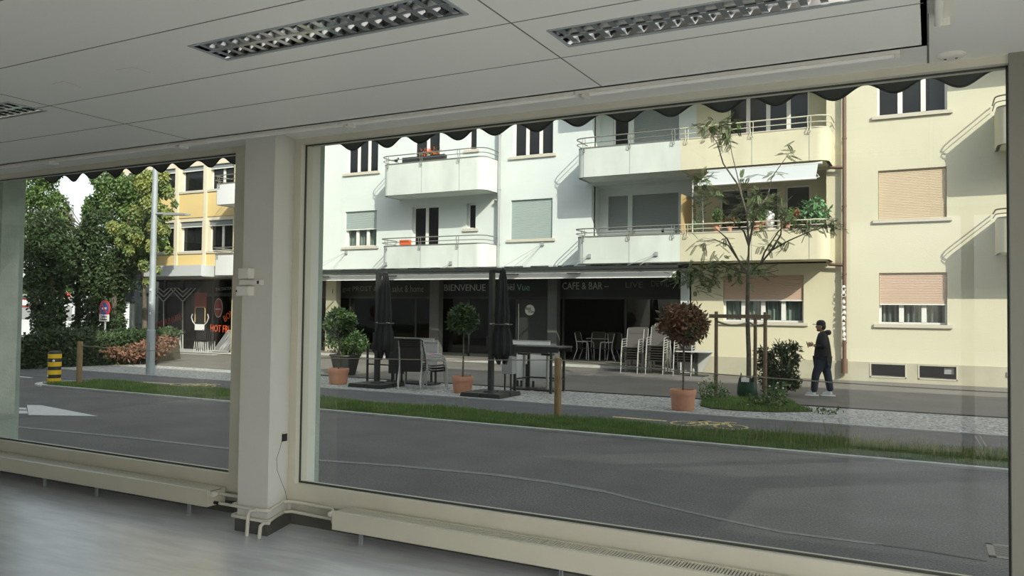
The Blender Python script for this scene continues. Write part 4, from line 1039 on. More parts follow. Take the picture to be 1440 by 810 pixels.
stext('HOT PUNKESH', (217, 459), (256, 444), 9, 'red_oval'); stext('HOT FRI', (296, 461), (322, 463), 10, 'neon_orange'); stext('BON', (315, 449), (328, 438), 9, 'neon_orange')
stext('TACTACTAC', (303, 407), (328, 405), 4, 'far_grey')
P = PY(307, 433, YS-.08); k = 24
ov = MB().prismY([(P.x+.24*cos(2*pi*i/k), P.z+.40*sin(2*pi*i/k)) for i in range(k)], YS-.08, YS-.06).build('oval_sign', 'white_stripe', SH)
MB().prismY([(P.x+.205*cos(2*pi*i/k), P.z+.36*sin(2*pi*i/k)) for i in range(k)], YS-.09, YS-.08).build('oval_face', 'red_oval', ov)
MB().box(P.x-.15, P.x+.15, YS-.1, YS-.09, P.z-.08, P.z-.02).build('oval_bar', 'white_stripe', ov)
P = PY(282, 425, YS-.05); MB().box(P.x-.36, P.x+.36, YS-.06, YS-.05, P.z-.45, P.z+.4).build('dark_red_poster', 'red_oval', SH)
P = PY(180, 417, YS-.05); MB().box(P.x-.25, P.x+.25, YS-.06, YS-.05, P.z-.25, P.z+.2).build('dark_poster', 'black_sign', SH)
P = PY(193, 417, YS-.05); MB().box(P.x-.2, P.x+.2, YS-.06, YS-.05, P.z-.22, P.z+.2).build('grey_poster', 'far_grey', SH)
x = PY(188, 440, YS-.1).x; MB().box(x-.03, x+.03, YS-.12, YS-.06, PY(188, 458, YS).z, PY(188, 428, YS).z).build('white_tube', 'window_white', SH)
P = PY(337, 432, 22.45); o = MB().box(P.x-.27, P.x+.27, 22.44, 22.5, P.z-.5, P.z+.55).build('wall_poster', 'black_sign', OB)
MB().prismY([(P.x+.2*cos(2*pi*i/k), P.z+.0+.3*sin(2*pi*i/k)) for i in range(k)], 22.42, 22.44).build('poster_ring', 'white_stripe', o)
MB().prismY([(P.x+.15*cos(2*pi*i/k), P.z+.0+.25*sin(2*pi*i/k)) for i in range(k)], 22.41, 22.42).build('poster_disc', 'blue_sign', o)
# figure-like display: a square head board with raised arms and a pale card
P = PY(282, 447, 22.9); t = thing('display_board', 'black display board with raised pipe arms and a pale card before the shop', 'display', (P.x, 22.9, .05))
MB().box(P.x-.27, P.x+.27, 22.88, 22.94, P.z-.2, P.z+.42).build('head_board', 'black_plastic', t)
MB().tube([(P.x-.29, 22.87, P.z-.18), (P.x-.29, 22.87, P.z+.36), (P.x-.22, 22.87, P.z+.44), (P.x+.22, 22.87, P.z+.44), (P.x+.29, 22.87, P.z+.36), (P.x+.29, 22.87, P.z-.18)], .02, 6).build('head_outline', 'privacy_ochre', t)
for s in (-1, 1): MB().tube([(P.x+s*.27, 22.87, P.z-.28), (P.x+s*.42, 22.87, P.z-.15), (P.x+s*.50, 22.87, P.z+.02), (P.x+s*.44, 22.87, P.z+.16)], .022, 6).build('arm', 'white_stripe', t, smooth=True)
MB().box(P.x-.27, P.x+.27, 22.85, 22.87, P.z-.50, P.z-.26).build('card', 'table_white', t); MB().box(P.x-.22, P.x+.3, 22.9, 22.96, .05, P.z-.2).build('body_board', 'black_plastic', t)
# leaning folded racks and chairs by the shop
for i, px in enumerate((296, 300, 304, 312, 317, 321)):
    P = PZ(px, 497, .05); t = thing('folded_rack', 'folded metal rack leaning at the shop front, ' + ('short tangled one of the left three' if i < 3 else 'tall one of the right three'), 'rack', (P.x, 22.3, .07), 'folded racks before the shop')
    h = .95 if i < 3 else 1.15; x = P.x
    for dx_ in (0, .16, .32): MB().tube([(x+dx_-.25, 22.3, .07), (x+dx_+.1, 22.75, h-.05*dx_)], .012, 6).build('rail', 'far_grey', t)
    MB().tube([(x-.27, 22.3, .1), (x+.1, 22.3, .1)], .018, 6).tube([(x+.08, 22.75, h), (x+.42, 22.75, h-.05)], .012, 6).build('crossbar', 'far_grey', t)
for i in range(5):
    P = PZ(268+i*5.5, 496, .05); x = P.x
    t = thing('bistro_chair', 'small dark metal chair in the row before the black display board', 'chair', (x, 22.3, .07), 'metal chairs before the graffiti shop')
    for dx_ in (-.17, .17):
        for yy in (22.15, 22.5): MB().tube([(x+dx_, yy, .07), (x+dx_*.85, yy+.02, .5)], .012, 6).build('leg', 'white_stripe', t)
    MB().box(x-.18, x+.18, 22.13, 22.52, .5, .53).build('seat', 'black_plastic', t)
    MB().tube([(x-.17, 22.52, .5), (x-.17, 22.56, .95), (x+.17, 22.56, .95), (x+.17, 22.52, .5)], .012, 6).build('back_frame', 'black_plastic', t)

# ---- signs at the left
Ys = 17.9; P = PY(147, 434, Ys); t = thing('no_parking_sign', 'round blue and red no parking sign above a white plate, before the dark trees', 'traffic sign', (P.x, Ys, 0))
MB().tube([(P.x, Ys+.04, -.05), (P.x, Ys+.04, P.z+.25)], .03, 10).build('pole', 'white_stripe', t, smooth=True)
def disc(c, r, y0, y1): return MB().prismY([(c.x+r*cos(2*pi*i/32), c.z+r*sin(2*pi*i/32)) for i in range(32)], y0, y1)
disc(P, .29, Ys, Ys+.02).build('disc', 'red_sign', t); disc(P, .215, Ys-.01, Ys).build('face', 'blue_sign', t)
MB().bar((P.x-.18, Ys-.015, P.z+.18), (P.x+.18, Ys-.015, P.z-.18), .01, .05).build('slash', 'red_sign', t)
MB().box(P.x-.12, P.x+.12, Ys-.018, Ys-.012, P.z-.03, P.z+.04).build('tow_symbol', 'sticker_white', t)
pz = PY(145, 447, Ys).z
pp = MB().box(P.x-.26, P.x+.25, Ys-.01, Ys+.01, pz-.12, pz+.12).build('plate', 'sticker_white', t)
text('plate_text', 'Zufahrt', .11, (P.x-.02, Ys-.014, pz+.045), 'black_plastic', pp); text('plate_text', 'freihalten', .10, (P.x-.02, Ys-.014, pz-.05), 'black_plastic', pp)
Ys = 30; P = PY(94, 420, Ys); t = thing('far_sign', 'small red and white round sign seen in the gap between the trees', 'traffic sign', (P.x, Ys, 0))
MB().tube([(P.x, Ys+.04, 0), (P.x, Ys+.04, P.z)], .03, 8).build('pole', 'pipe_grey', t); disc(P, .36, Ys, Ys+.02).build('disc', 'red_sign', t); MB().box(P.x-.3, P.x+.3, Ys-.02, Ys, P.z-.05, P.z+.07).build('bar', 'sticker_white', t)

# ---- trees and hedge at the left
def rand_in(c, r, n, shell=.55):
    out = []
    for _ in range(n):
        v = Vector((R.gauss(0, 1), R.gauss(0, 1), R.gauss(0, 1))).normalized()*(shell+(1-shell)*R.random())**.8
        out.append((c[0]+v.x*r[0], c[1]+v.y*r[1], c[2]+v.z*r[2]))
    return out
def cl(px, py, Y, rpx, ry=None):
    P = PY(px, py, Y); s = (P-CAM).dot(_f)/F; return (P.x, P.y, P.z), (rpx*s, (ry or rpx)*s, rpx*s)
def tree(lab, base, trunk, clusters, m, n, sz, name='tree', asp=.6, trunk_r=.13, trunk_m='bark', droop=0, shell=.55):
    t = thing(name, lab, 'tree', base)
    mb = MB()
    mb.tube(trunk, [trunk_r*(1-.6*i/(len(trunk)-1)) for i in range(len(trunk))], 10)
    for c, r in clusters[:10]:
        b0 = Vector(trunk[-1]) if c[2] > trunk[-1][2] else Vector((trunk[0][0], trunk[0][1], max(c[2]-1, .5)))
        mb.tube([b0, b0.lerp(Vector(c), .5)+Vector((0, 0, .1)), c], [trunk_r*.16, trunk_r*.10, trunk_r*.04], 5)
    mb.build('trunk', trunk_m, t, smooth=True)
    tot = sum(r[0]**2 for c, r in clusters); pts = []
    for c, r in clusters: pts += rand_in(c, r, int(n*r[0]**2/tot))
    MB().leaves(pts, sz, asp, droop=droop).build('foliage', m, t)
    return t
b = PY(72, 505, 18.5); bx = b.x
tree('dark ivy-clad tree column left of the bright gap', (bx, 18.5, 0), [(bx, 18.5, 0), (bx-.1, 18.5, 3), (bx-.3, 18.5, 5)],
     [cl(x, y, 18.5, r) for x, y, r in ((74, 490, 22), (70, 468, 23), (68, 445, 24), (66, 420, 26), (64, 395, 27), (62, 370, 28), (62, 345, 27), (66, 320, 24), (50, 398, 16), (85, 350, 22), (92, 380, 14))], 'leaf_dark', 16000, .13)
tree('broad green tree crown at the left end of the left window', (bx-1.5, 20.5, 0), [(bx-1.5, 20.5, 0), (bx-1.5, 20.5, 3.5), (bx-1.3, 20.5, 5)],
     [cl(x, y, 20.5, r) for x, y, r in ((45, 290, 22), (62, 275, 20), (80, 290, 18), (45, 320, 16), (34, 350, 14), (85, 315, 18), (40, 260, 20), (65, 245, 20))], 'leaf_mid', 9000, .13)
b = PY(135, 500, 19.5); bx = b.x
tree('dense dark tree behind the no parking sign', (bx, 20.2, 0), [(bx, 20.2, 0), (bx, 20.2, 3.0), (bx+.1, 20.2, 4.4)],
     [cl(x, y, 20.2, r) for x, y, r in ((118, 340, 24), (140, 320, 26), (150, 350, 26), (122, 375, 24), (140, 390, 28), (160, 395, 22), (125, 420, 22), (148, 430, 26), (118, 455, 18), (140, 465, 26), (160, 455, 16), (150, 490, 22), (120, 490, 18), (105, 350, 18), (165, 370, 22), (112, 395, 16))], 'leaf_dark', 19000, .13)
tree('green tree with a crown rising behind the lamp post, top cut by the awning', (bx+.3, 21.4, 0), [(bx+.3, 21.4, 0), (bx+.2, 21.4, 2.2), (bx+.2, 21.2, 3.4)],
     [cl(x, y, 21, r) for x, y, r in ((128, 330, 16), (132, 295, 16), (140, 290, 20), (160, 270, 24), (165, 300, 24), (150, 250, 22), (185, 265, 20), (130, 305, 14), (178, 330, 20), (190, 300, 16))], 'leaf_mid', 11500, .13, trunk_r=.12)
b = PY(215, 500, 20); bx = b.x
tree('yellow-green weeping tree hanging over the shop canopy at the left', (PY(160, 440, 20.6).x, 20.6, 0), [(PY(160, 440, 20.6).x, 20.6, 0), (PY(158, 440, 20.6).x, 20.6, 3.2), (PY(178, 440, 20.3).x, 20.3, 5.2)],
     [cl(x, y, 19.6, r, r*.6) for x, y, r in ((205, 255, 18), (226, 248, 13), (238, 270, 9), (212, 285, 15), (190, 300, 13), (218, 318, 14), (192, 330, 12), (214, 345, 10), (176, 322, 11), (233, 322, 8), (236, 300, 9), (202, 372, 8), (238, 350, 6), (158, 318, 9), (206, 395, 5), (222, 378, 5), (182, 350, 8), (168, 338, 8), (245, 285, 5))], 'leaf_yellow', 8000, .12, droop=1.6)
tree('dark tree behind the weeping tree, beside the ochre building', (PY(150, 440, 21.2).x, 21.2, 0), [(PY(150, 440, 21.2).x, 21.2, 0), (PY(152, 440, 21.2).x, 21.2, 3), (PY(180, 440, 21.2).x, 21.2, 5)],
     [cl(x, y, 21.2, r) for x, y, r in ((180, 370, 14), (190, 350, 16), (205, 360, 12), (168, 405, 12), (222, 340, 12), (178, 388, 12), (165, 430, 12), (200, 320, 18), (220, 300, 16), (195, 280, 20), (225, 265, 14), (166, 455, 10))], 'leaf_mid', 9000, .13)
# hedge
t = thing('hedge', 'dark clipped hedge along the planting bed behind the bollard', 'hedge', (-26, 16, 0))
pts = []
A_, B_ = PZ(20, 520, 0), PZ(200, 512, 0)
for _ in range(15000):
    f = R.random()*1.15-.15; p = A_.lerp(B_, f); d = R.random(); h = .86+.12*sin(f*9)
    if R.random() < .45: y, z = .05*R.gauss(0, 1), R.uniform(0, h)
    else: y, z = R.uniform(0, 2.2), h+R.gauss(0, .06)
    pts.append((p.x-y*.5+R.gauss(0, .05), p.y+.3+y, z))
MB().leaves(pts, .11, .6).build('foliage', 'leaf_dark', t)
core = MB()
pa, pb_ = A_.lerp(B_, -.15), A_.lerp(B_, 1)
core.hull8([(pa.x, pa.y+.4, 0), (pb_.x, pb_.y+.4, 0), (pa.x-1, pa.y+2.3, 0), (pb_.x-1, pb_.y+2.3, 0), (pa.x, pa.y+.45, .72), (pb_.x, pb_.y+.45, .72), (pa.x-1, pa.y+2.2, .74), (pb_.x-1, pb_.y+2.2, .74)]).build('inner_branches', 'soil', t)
def shrub(lab, px, py, Y, r, h, m, n, sz, cat='shrub', asp=.5, z0=0, spiky=0):
    P = PY(px, py, Y); t = thing('shrub', lab, cat, (P.x, Y, z0))
    pts = []
    mb = MB()
    for i in range(9):
        a = 2*pi*i/9; e = (P.x+r*.7*cos(a), Y+r*.6*sin(a), z0+h*R.uniform(.5, .9)); mb.tube([(P.x, Y, z0), ((P.x*.6+e[0]*.4), Y*.6+e[1]*.4, z0+h*.4), e], [.03, .02, .008], 5)
        pts += rand_in(e, (r*.42, r*.42, h*.26), n//9)
    pts += rand_in((P.x, Y, z0+h*.45), (r, r*.8, h*.5), n//3)
    mb.build('stems', 'bark', t); MB().leaves(pts, sz, asp).build('foliage', m, t); return t
shrub('copper-leaved shrub at the right end of the hedge, before the shop', 175, 505, 16.9, 1.5, .80, 'leaf_copper', 3600, .12)
shrub('dark green bush between the copper shrub and the no parking sign', 150, 500, 18.4, 1.3, .95, 'leaf_dark', 3600, .13)
# far background through the gaps
for nm, lab, a, b, Y, z1, m in (('far_building', 'white apartment block glimpsed through the trees at the far left', (-10, 400), (112, 400), 46, 7.4, 'far_white'), ('far_kiosk', 'small white kiosk with grey window behind the hedge gap', (80, 470), (106, 470), 30, 2.2, 'far_white'), ('far_garage', 'low white and red stall at the far left behind the hedge', (10, 470), (53, 470), 30, 2.4, 'far_white')):
    A, B = PY(*a, Y), PY(*b, Y); t = thing(nm, lab, 'building', ((A.x+B.x)/2, Y, 0))
    MB().box(A.x, B.x, Y, Y+4, 0, z1).build('wall', m, t); MB().box(A.x-.2, B.x+.2, Y-.2, Y+4.2, z1, z1+.15).build('roof', 'far_grey', t)
    n = 3 if z1 > 5 else 1
    for i in range(n):
        for j in range(4 if z1 > 5 else 1):
            x = A.x+(B.x-A.x)*(i+.5)/n; z = 1.0+j*2.9; wdt = min((B.x-A.x)/n*.3, 1.2)
            o = MB().box(x-wdt, x+wdt, Y-.03, Y, z, z+ (1.3 if z1 > 5 else .8)).build('window', 'far_grey', t)
    if nm == 'far_garage': MB().box(A.x, B.x, Y-.06, Y-.03, 1.75, 2.3).build('red_panel', 'red_sign', t); MB().box(A.x+.3, B.x-.3, Y-.09, Y-.06, 1.85, 2.2).build('white_panel', 'far_white', t)
for i, (px, Y) in enumerate(((40, 34), (100, 38), (0, 36), (160, 36))):
    b = PY(px, 440, Y)
    tree(['pale tree behind the far left stall', 'light green tree behind the white kiosk', 'tree beyond the left edge of the left window', 'tree far behind the no parking sign'][i], (b.x, Y, 0), [(b.x, Y, 0), (b.x, Y, 2.5), (b.x, Y, 3.5)],
         [((b.x+R.uniform(-1.5, 1.5), Y+R.uniform(-1, 1), 3+R.uniform(-.6, .8)), (1.4, 1.4, .9)) for _ in range(5)], 'leaf_mid', 2500, .2)

# ---- bay trees in terracotta pots
def bay(lab, px, pyb, pytop_pot, ycrown, rc, m, sy=1.0, group='ball-headed trees in terracotta pots', pr=None, n=2600):
    B = PZ(px, pyb, .012); t = thing('potted_tree', lab, 'potted tree', (B.x, B.y+.0, .012), group)
    x, y = B.x, B.y+.25
    H = PY(px, pytop_pot, y).z
    s = (Vector((x, y, .5))-CAM).dot(_f)/F
    r = pr*s
    MB().lathe([(r*.80, .0), (r*.86, .03), (r*.95, H-.10), (r*1.0, H-.10), (r*1.04, H-.02), (r*1.0, H), (r*.9, H), (r*.88, H-.05)], (x, y, .012), 32).build('pot', 'terracotta', t, smooth=40)
    MB().lathe([(r*.9, H-.06), (r*.88, H-.05)], (x, y, .012), 20).build('soil', 'soil', t)
    zc_ = PY(px, ycrown, y).z; R_ = rc*s
    MB().tube([(x, y, H-.1), (x+.012, y, (H+zc_)/2), (x, y, zc_)], [.022, .018, .014], 8).build('stem', 'bark', t, smooth=True)
    br = MB(); pts = []
    for i in range(16):
        a = 2.4*i; e = (x+R_*.75*cos(a)*cos(i*.35-.9), y+R_*.75*sin(a)*cos(i*.35-.9), zc_+R_*.7*sy*sin(i*.39-1.2)); br.tube([(x, y, zc_-R_*.5*sy), e], [.012, .005], 5)
    br.build('branches', 'bark', t)
    pts = rand_in((x, y, zc_), (R_*.86, R_*.86, R_*sy*.86), n//2, .5)
    for i in range(26):
        v = Vector((R.gauss(0, 1), R.gauss(0, 1), R.gauss(0, 1))).normalized()*R_*.68; pts += rand_in((x+v.x, y+v.y, zc_+v.z*sy), (R_*.34,)*3, n//40, .3)
    MB().leaves(pts, .10, .42).build('foliage', m, t)
    return t
bay('ball-headed bay tree in a terracotta pot beside the green concrete post', 466, 541, 518, 453, 24, 'leaf_bay', .95, pr=14.5)
bay('ball-headed bay tree in a terracotta pot between the two black parasols', 642, 553.5, 529, 449, 24, 'leaf_bay', .95, pr=15)
bay('bronze-leaved ball-headed tree in a terracotta pot, right of the café chairs', 955, 578.5, 548, 455, 37, 'leaf_brown', .82, pr=18, n=4200)
# big shrub in a dark pot behind the first
B = PZ(475, 528, .02); t = thing('potted_shrub', 'bushy shrub in a dark pot behind the leftmost bay tree', 'potted shrub', (B.x, B.y, .02))
x, y = B.x, B.y+.3
MB().lathe([(.28, 0), (.40, .5), (.44, .52), (.43, .56), (.36, .55)], (x, y, .02), 24).build('pot', 'dark_pot', t, smooth=40)
pts = rand_in((x, y, .95), (.62, .5, .42), 900)+rand_in((x+.35, y, .85), (.4, .4, .25), 500)+rand_in((x-.2, y, 1.1), (.4, .4, .3), 400)
MB().leaves(pts, .11, .4).build('foliage', 'leaf_bay', t)
MB().tube([(x, y, .5), (x+.1, y, .8), (x+.25, y, 1.1)], [.03, .02, .01], 6).tube([(x, y, .5), (x-.1, y, .8), (x-.25, y, 1.2)], [.03, .02, .01], 6).build('stems', 'bark', t)

# ---- parasols
def parasol(lab, px, pyb, pyt, side_px, cps, cpe):
    B = PZ(px, pyb, .02); x, y = B.x, B.y
    t = thing('closed_parasol', lab, 'parasol', (x, y, .015), 'closed black cantilever parasols')
    H = PY(px, pyt, y).z
    bs = MB()
    for sx_ in (-1, 1):
        for sy_ in (-1, 1):
            x0_, x1_ = sorted((x+sx_*.01, x+sx_*.48)); y0_, y1_ = sorted((y+sy_*.01, y+sy_*.48))
            bs.hull8([(x0_, y0_, .02), (x1_, y0_, .02), (x0_, y1_, .02), (x1_, y1_, .02), (x0_+.02, y0_+.02, .10), (x1_-.02, y0_+.02, .10), (x0_+.02, y1_-.02, .10), (x1_-.02, y1_-.02, .10)])
    bs.build('base_slabs', 'steel_black', t)
    MB().lathe([(.17, .10), (.16, .13), (.06, .15), (.055, .35)], (x, y, 0), 18).build('base_flange', 'steel_black', t, smooth=40)
    MB().box(x-.045, x+.045, y-.06, y+.06, .12, H).build('mast', 'dark_frame', t)
    MB().box(x-.07, x+.07, y-.10, y+.08, 1.0, 1.28).build('crank_box', 'steel_black', t)
    MB().tube([(x+.07, y-.03, 1.1), (x+.14, y-.03, 1.1), (x+.14, y-.03, 1.0)], .012, 6).build('crank_handle', 'steel_black', t)
    xc = x+side_px; zt_, zb_2 = PY(px, cps, y).z, PY(px, cpe, y).z
    MB().bar((x, y, H-.03), (xc, y, zt_-.02), .06, .07).build('arm', 'dark_frame', t)
    # folded cloth: a pleated hanging cone
    mb = MB(); n = 32; o = 0; k = 14; rows_ = []
    for i in range(k+1):
        f = i/k; z = zt_+(zb_2-zt_)*f
        r = .05+.17*f**.8 if f < .9 else .22-.12*(f-.9)/.1
        if abs(f-.62) < .05: r *= .86
        for j in range(n):
            a = 2*pi*j/n; rr = r*(1+.22*cos(a*8+f*1.2)+.05*sin(a*3+f*6)); mb.v.append((xc+rr*cos(a), y+rr*sin(a), z+(-.10*cos(a*4) if i == k else 0)))
    for i in range(k):
        for j in range(n): mb.f.append((i*n+j, (i+1)*n+j, (i+1)*n+(j+1) % n, i*n+(j+1) % n))
    mb.build('canopy', 'parasol_cloth', t, smooth=50)
    zs = zt_+(zb_2-zt_)*.60; MB().tube([(xc+.205*cos(2*pi*i/20), y+.205*sin(2*pi*i/20), zs) for i in range(21)], .016, 6).build('strap', 'sling_grey', t)
    MB().bar((x, y-.07, zs+.01), (xc+.2, y-.1, zs+.01), .02, .03).build('strap_bar', 'chair_alu', t)
    MB().lathe([(.04, 0), (.055, .06), (.02, .1)], (xc, y, zt_-.03), 12).build('cap', 'steel_black', t)
    return t
parasol('closed black parasol beside the stacked tables, left of the pair', 530, 543, 383, .20, 386, 500)
parasol('closed black parasol left of the bar table, right of the pair', 690, 556, 379, .26, 381, 506)

# ---- garden chairs (sling chairs that stack)
def sling_chair(name, lab, sling, alu='chair_alu'):
    t = thing(name, lab, 'chair', (0, 0, 0))
    for s in (-1, 1):
        x = s*.26
        MB().tube([(x, -.27, 0), (x, -.25, .42), (x, -.23, .60), (x, -.17, .645), (x, .05, .645), (x, .19, .66)], .015, 7).build('arm', alu, t, smooth=True)
        MB().tube([(x, .32, 0), (x, .18, .36), (x, .20, .60), (x, .28, .95)], .015, 7).build('leg', alu, t, smooth=True)
    MB().tube([(-.26, .28, .95), (-.24, .30, .985), (.24, .30, .985), (.26, .28, .95)], .014, 7).tube([(-.26, -.22, .40), (.26, -.22, .40)], .012, 6).build('frame', sling, t, smooth=True)
    pr = [(-.24, .41), (-.1, .39), (.08, .38), (.16, .42), (.19, .55), (.24, .78), (.285, .97)]
    mb = MB()
    for (a, za), (b, zb2) in zip(pr, pr[1:]):
        mb.hull8([(-.235, a, za), (.235, a, za), (-.235, b, zb2), (.235, b, zb2), (-.235, a-.004, za+.008), (.235, a-.004, za+.008), (-.235, b-.008, zb2+.008), (.235, b-.008, zb2+.008)])
    mb.build('sling', sling, t, smooth=40)
    return t
proto = {}
def stack(key, x, y, n, rz, sling, labf, grp, dz=.072, z0=.02, alu='chair_alu', shift=.015):
    for i in range(n):
        if key not in proto: o = sling_chair('sling_chair', '', sling, alu); proto[key] = o
        else: o = copy_tree(proto[key])
        o.location = (x-shift*i*sin(rz), y+shift*i*cos(rz), z0+dz*i); o.rotation_euler = (0, 0, rz)
        o['label'] = labf(i, n); o['group'] = grp; o['category'] = 'chair'
ordn = ['lowest', 'second', 'third', 'fourth', 'fifth', 'sixth', 'seventh', 'topmost']
def lab_stack(wh): return lambda i, n: ('topmost' if i == n-1 else ordn[i] + (' from the bottom' if i else '')) + ' chair in the ' + wh
B = PZ(574, 547, .02)
stack('a', B.x-.05, B.y+.25, 4, radians(200), 'sling_black', lab_stack('taller black stack, backs to the street'), 'black sling chairs by the left parasol', alu='chair_alu', dz=.05)
B = PZ(604, 547, .02)
stack('a', B.x-.05, B.y+.30, 3, radians(128), 'sling_black', lab_stack('low black stack seen from the side'), 'black sling chairs by the left parasol', dz=.06)
for wh, px, pyb, n in (('leftmost chair stack before the café', 893, 524, 6), ('middle chair stack before the café', 926, 526, 7), ('rightmost chair stack before the café', 965, 528, 6)):
    B = PZ(px-3, pyb, .02)
    stack('b', B.x, 22.9, n, radians(0 if 'middle' not in wh else 2), 'sling_grey', lab_stack(wh), 'grey sling chairs stacked before the café')
for wh, px, n in (('taller rear chair stack, left of the two', 895, 6), ('taller rear chair stack, right of the two', 927, 8)):
    P = PY(px, 500, 23.65); stack('b', P.x, 23.65, n, 0, 'sling_grey', lab_stack(wh), 'grey sling chairs stacked before the café')
# chairs and tables inside the open café
for i, (px, rz) in enumerate(((822, 90), (838, 0), (857, -90), (868, 180))):
    P = PY(px, 500, 26.4+.3*(i % 2)); o = sling_chair('cafe_chair', '', 'sling_grey', 'table_white') if i == 0 else copy_tree(proto['c'])
    if i == 0: proto['c'] = o
    o.location = (P.x, 26.4+.3*(i % 2), .14); o.rotation_euler = (0, 0, radians(rz))
    o['label'] = ['white-framed chair inside the open café door, leftmost', 'white-framed chair inside the café, second from the left', 'white-framed chair inside the café, third from the left', 'white-framed chair inside the café, rightmost by the door post'][i]; o['group'] = 'chairs inside the open café'; o['category'] = 'chair'
P = PY(850, 500, 27.1); t = thing('cafe_table', 'dark table among the white-framed chairs inside the café', 'table', (P.x, 27.1, .14))
MB().box(P.x-.6, P.x+.6, 26.8, 27.5, .86, .9).build('tabletop', 'table_grey', t)
for sx_ in (-.55, .55):
    for yy in (26.85, 27.45): MB().box(P.x+sx_-.02, P.x+sx_+.02, yy-.02, yy+.02, .14, .86).build('leg', 'dark_frame', t)

# ---- folded tables by the left parasol
def upright_table(lab, a, b, Y, m, legs=True, group=None, lean=.0):
    A, B = PY(*a, Y), PY(*b, Y); x0_, x1_ = A.x, B.x; zt_, zb_ = A.z, max(B.z, .05)
    t = thing('folded_table', lab, 'table', ((x0_+x1_)/2, Y, .02), group)
    MB().box(x0_, x1_, Y, Y+.03, zb_, zt_).build('tabletop', m, t); MB().box(x0_-.005, x1_+.005, Y-.004, Y+.034, zt_-.02, zt_+.004).build('edge', 'chair_alu', t)
    if True:
        for x_ in (x0_+.08, x1_-.08): MB().box(x_-.02, x_+.02, Y+.03, Y+.07, .02, zt_-.15).build('leg', 'dark_frame', t)
        if legs: MB().box(x0_+.05, x1_-.05, Y-.2, Y+.25, .02, .05).build('foot', 'dark_frame', t)
    return t
g2 = 'folded tables by the left parasol'
upright_table('grey folded table standing on edge, rear one of three by the left parasol', (549, 474), (609, 520), 16.5, 'table_grey', group=g2)
tt = upright_table('grey folded table with pink and black stickers, front right of three', (566, 480), (615, 523), 16.2, 'table_grey', group=g2)
P = PY(607, 501, 16.2); MB().box(P.x-.09, P.x+.10, 16.19, 16.2, P.z-.09, P.z+.08).build('pink_sticker', 'pink_sticker', tt)
P = PY(591, 497, 16.2); MB().box(P.x-.055, P.x+.055, 16.19, 16.2, P.z-.03, P.z+.06).build('black_sticker', 'black_sign', tt); MB().box(P.x-.055, P.x+.055, 16.19, 16.2, P.z-.05, P.z-.03).build('yellow_sticker', 'bollard_yellow', tt)
upright_table('dark folded table standing on edge, nearest the left parasol mast', (547, 474), (567, 526), 16.0, 'dark_frame', group=g2)
B = PZ(517, 545, .02); t = thing('metal_stand', 'thin black metal stand between the left parasol and its pot', 'stand', (B.x, 15.9, .02))
x = PY(517, 500, 15.9).x; zt_ = PY(517, 487, 15.9).z
MB().box(x-.02, x+.02, 15.88, 15.92, .02, zt_).box(x, x+.9, 15.89, 15.91, .45, .48).box(x+.88, x+.92, 15.88, 15.92, .02, zt_).build('frame', 'steel_black', t); MB().ell((x+.30, 15.85, PY(535, 488, 15.9).z), (.13, .1, .17), 10, 8).build('black_bag', 'parasol_cloth', t, smooth=True)

# ---- bar table and white panels
Yb = 15.9
A, B = PY(722, 488, Yb), PY(786, 488, Yb); zt_ = PY(750, 487, Yb).z
t = thing('bar_table', 'tall black-framed bar table right of the second parasol', 'table', ((A.x+B.x)/2, Yb, .02))
MB().box(A.x, B.x, Yb, Yb+.75, zt_-.03, zt_).build('tabletop', 'dark_frame', t)
MB().box(A.x+.02, B.x-.02, Yb+.01, Yb+.03, zt_-.13, zt_-.03).box(A.x+.02, B.x-.02, Yb+.72, Yb+.74, zt_-.13, zt_-.03).build('apron', 'dark_frame', t)
for x_, yy in ((A.x+.03, Yb+.03), (B.x-.20, Yb+.03), (A.x+.03, Yb+.72), (B.x-.20, Yb+.72)): MB().box(x_-.025, x_+.025, yy-.025, yy+.025, .02, zt_-.03).build('leg', 'dark_frame', t)
MB().box(A.x+.03, B.x-.2, Yb+.70, Yb+.74, .28, .31).box(A.x+.01, A.x+.05, Yb, Yb+.75, .28, .31).box(B.x-.22, B.x-.18, Yb, Yb+.75, .28, .31).build('footrest', 'dark_frame', t)
Yp = 17.0
g3 = 'white table tops leaning behind the bar table'
for lab, a, b, dy in (('wide white tabletop standing behind the bar table, rearmost', (721, 478), (773, 486), .2), ('white tabletop standing behind the bar table, left one', (723, 497), (736, 535), .0), ('white tabletop with grey edge behind the bar table, middle one', (733, 498), (744, 512), -.1), ('large white tabletop behind the bar table, right one', (745, 497), (773, 537), .0)):
    upright_table(lab, a, (b[0], b[1]), Yp+dy, 'table_white', legs=False, group=g3)
for i, px in enumerate((737, 770)):
    x = PY(px, 520, 16.5).x; t = thing('tall_stool', 'thin grey metal pedestal stand under the bar table, ' + ('left' if i == 0 else 'right') + ' one', 'stand', (x, 16.5, .02), 'pedestal stands under the bar table')
    MB().tube([(x, 16.5, .03), (x, 16.5, .85)], .035, 10).build('column', 'chair_alu', t); MB().box(x-.25, x+.25, 16.3, 16.7, .02, .05).build('base', 'dark_frame', t); MB().box(x-.12, x+.12, 16.4, 16.6, .82, .86).build('head', 'black_plastic', t)
x = PY(711, 525, 15.7).x; t = thing('electric_heater', 'small grey metal box on thin legs by the right parasol', 'box', (x, 15.8, .02))
MB().box(x-.10, x+.16, 15.7, 15.9, .42, .80).build('box', 'far_grey', t)
for dx_ in (-.05, .1): MB().box(x+dx_-.015, x+dx_+.015, 15.75, 15.78, .02, .42).build('leg', 'dark_frame', t)
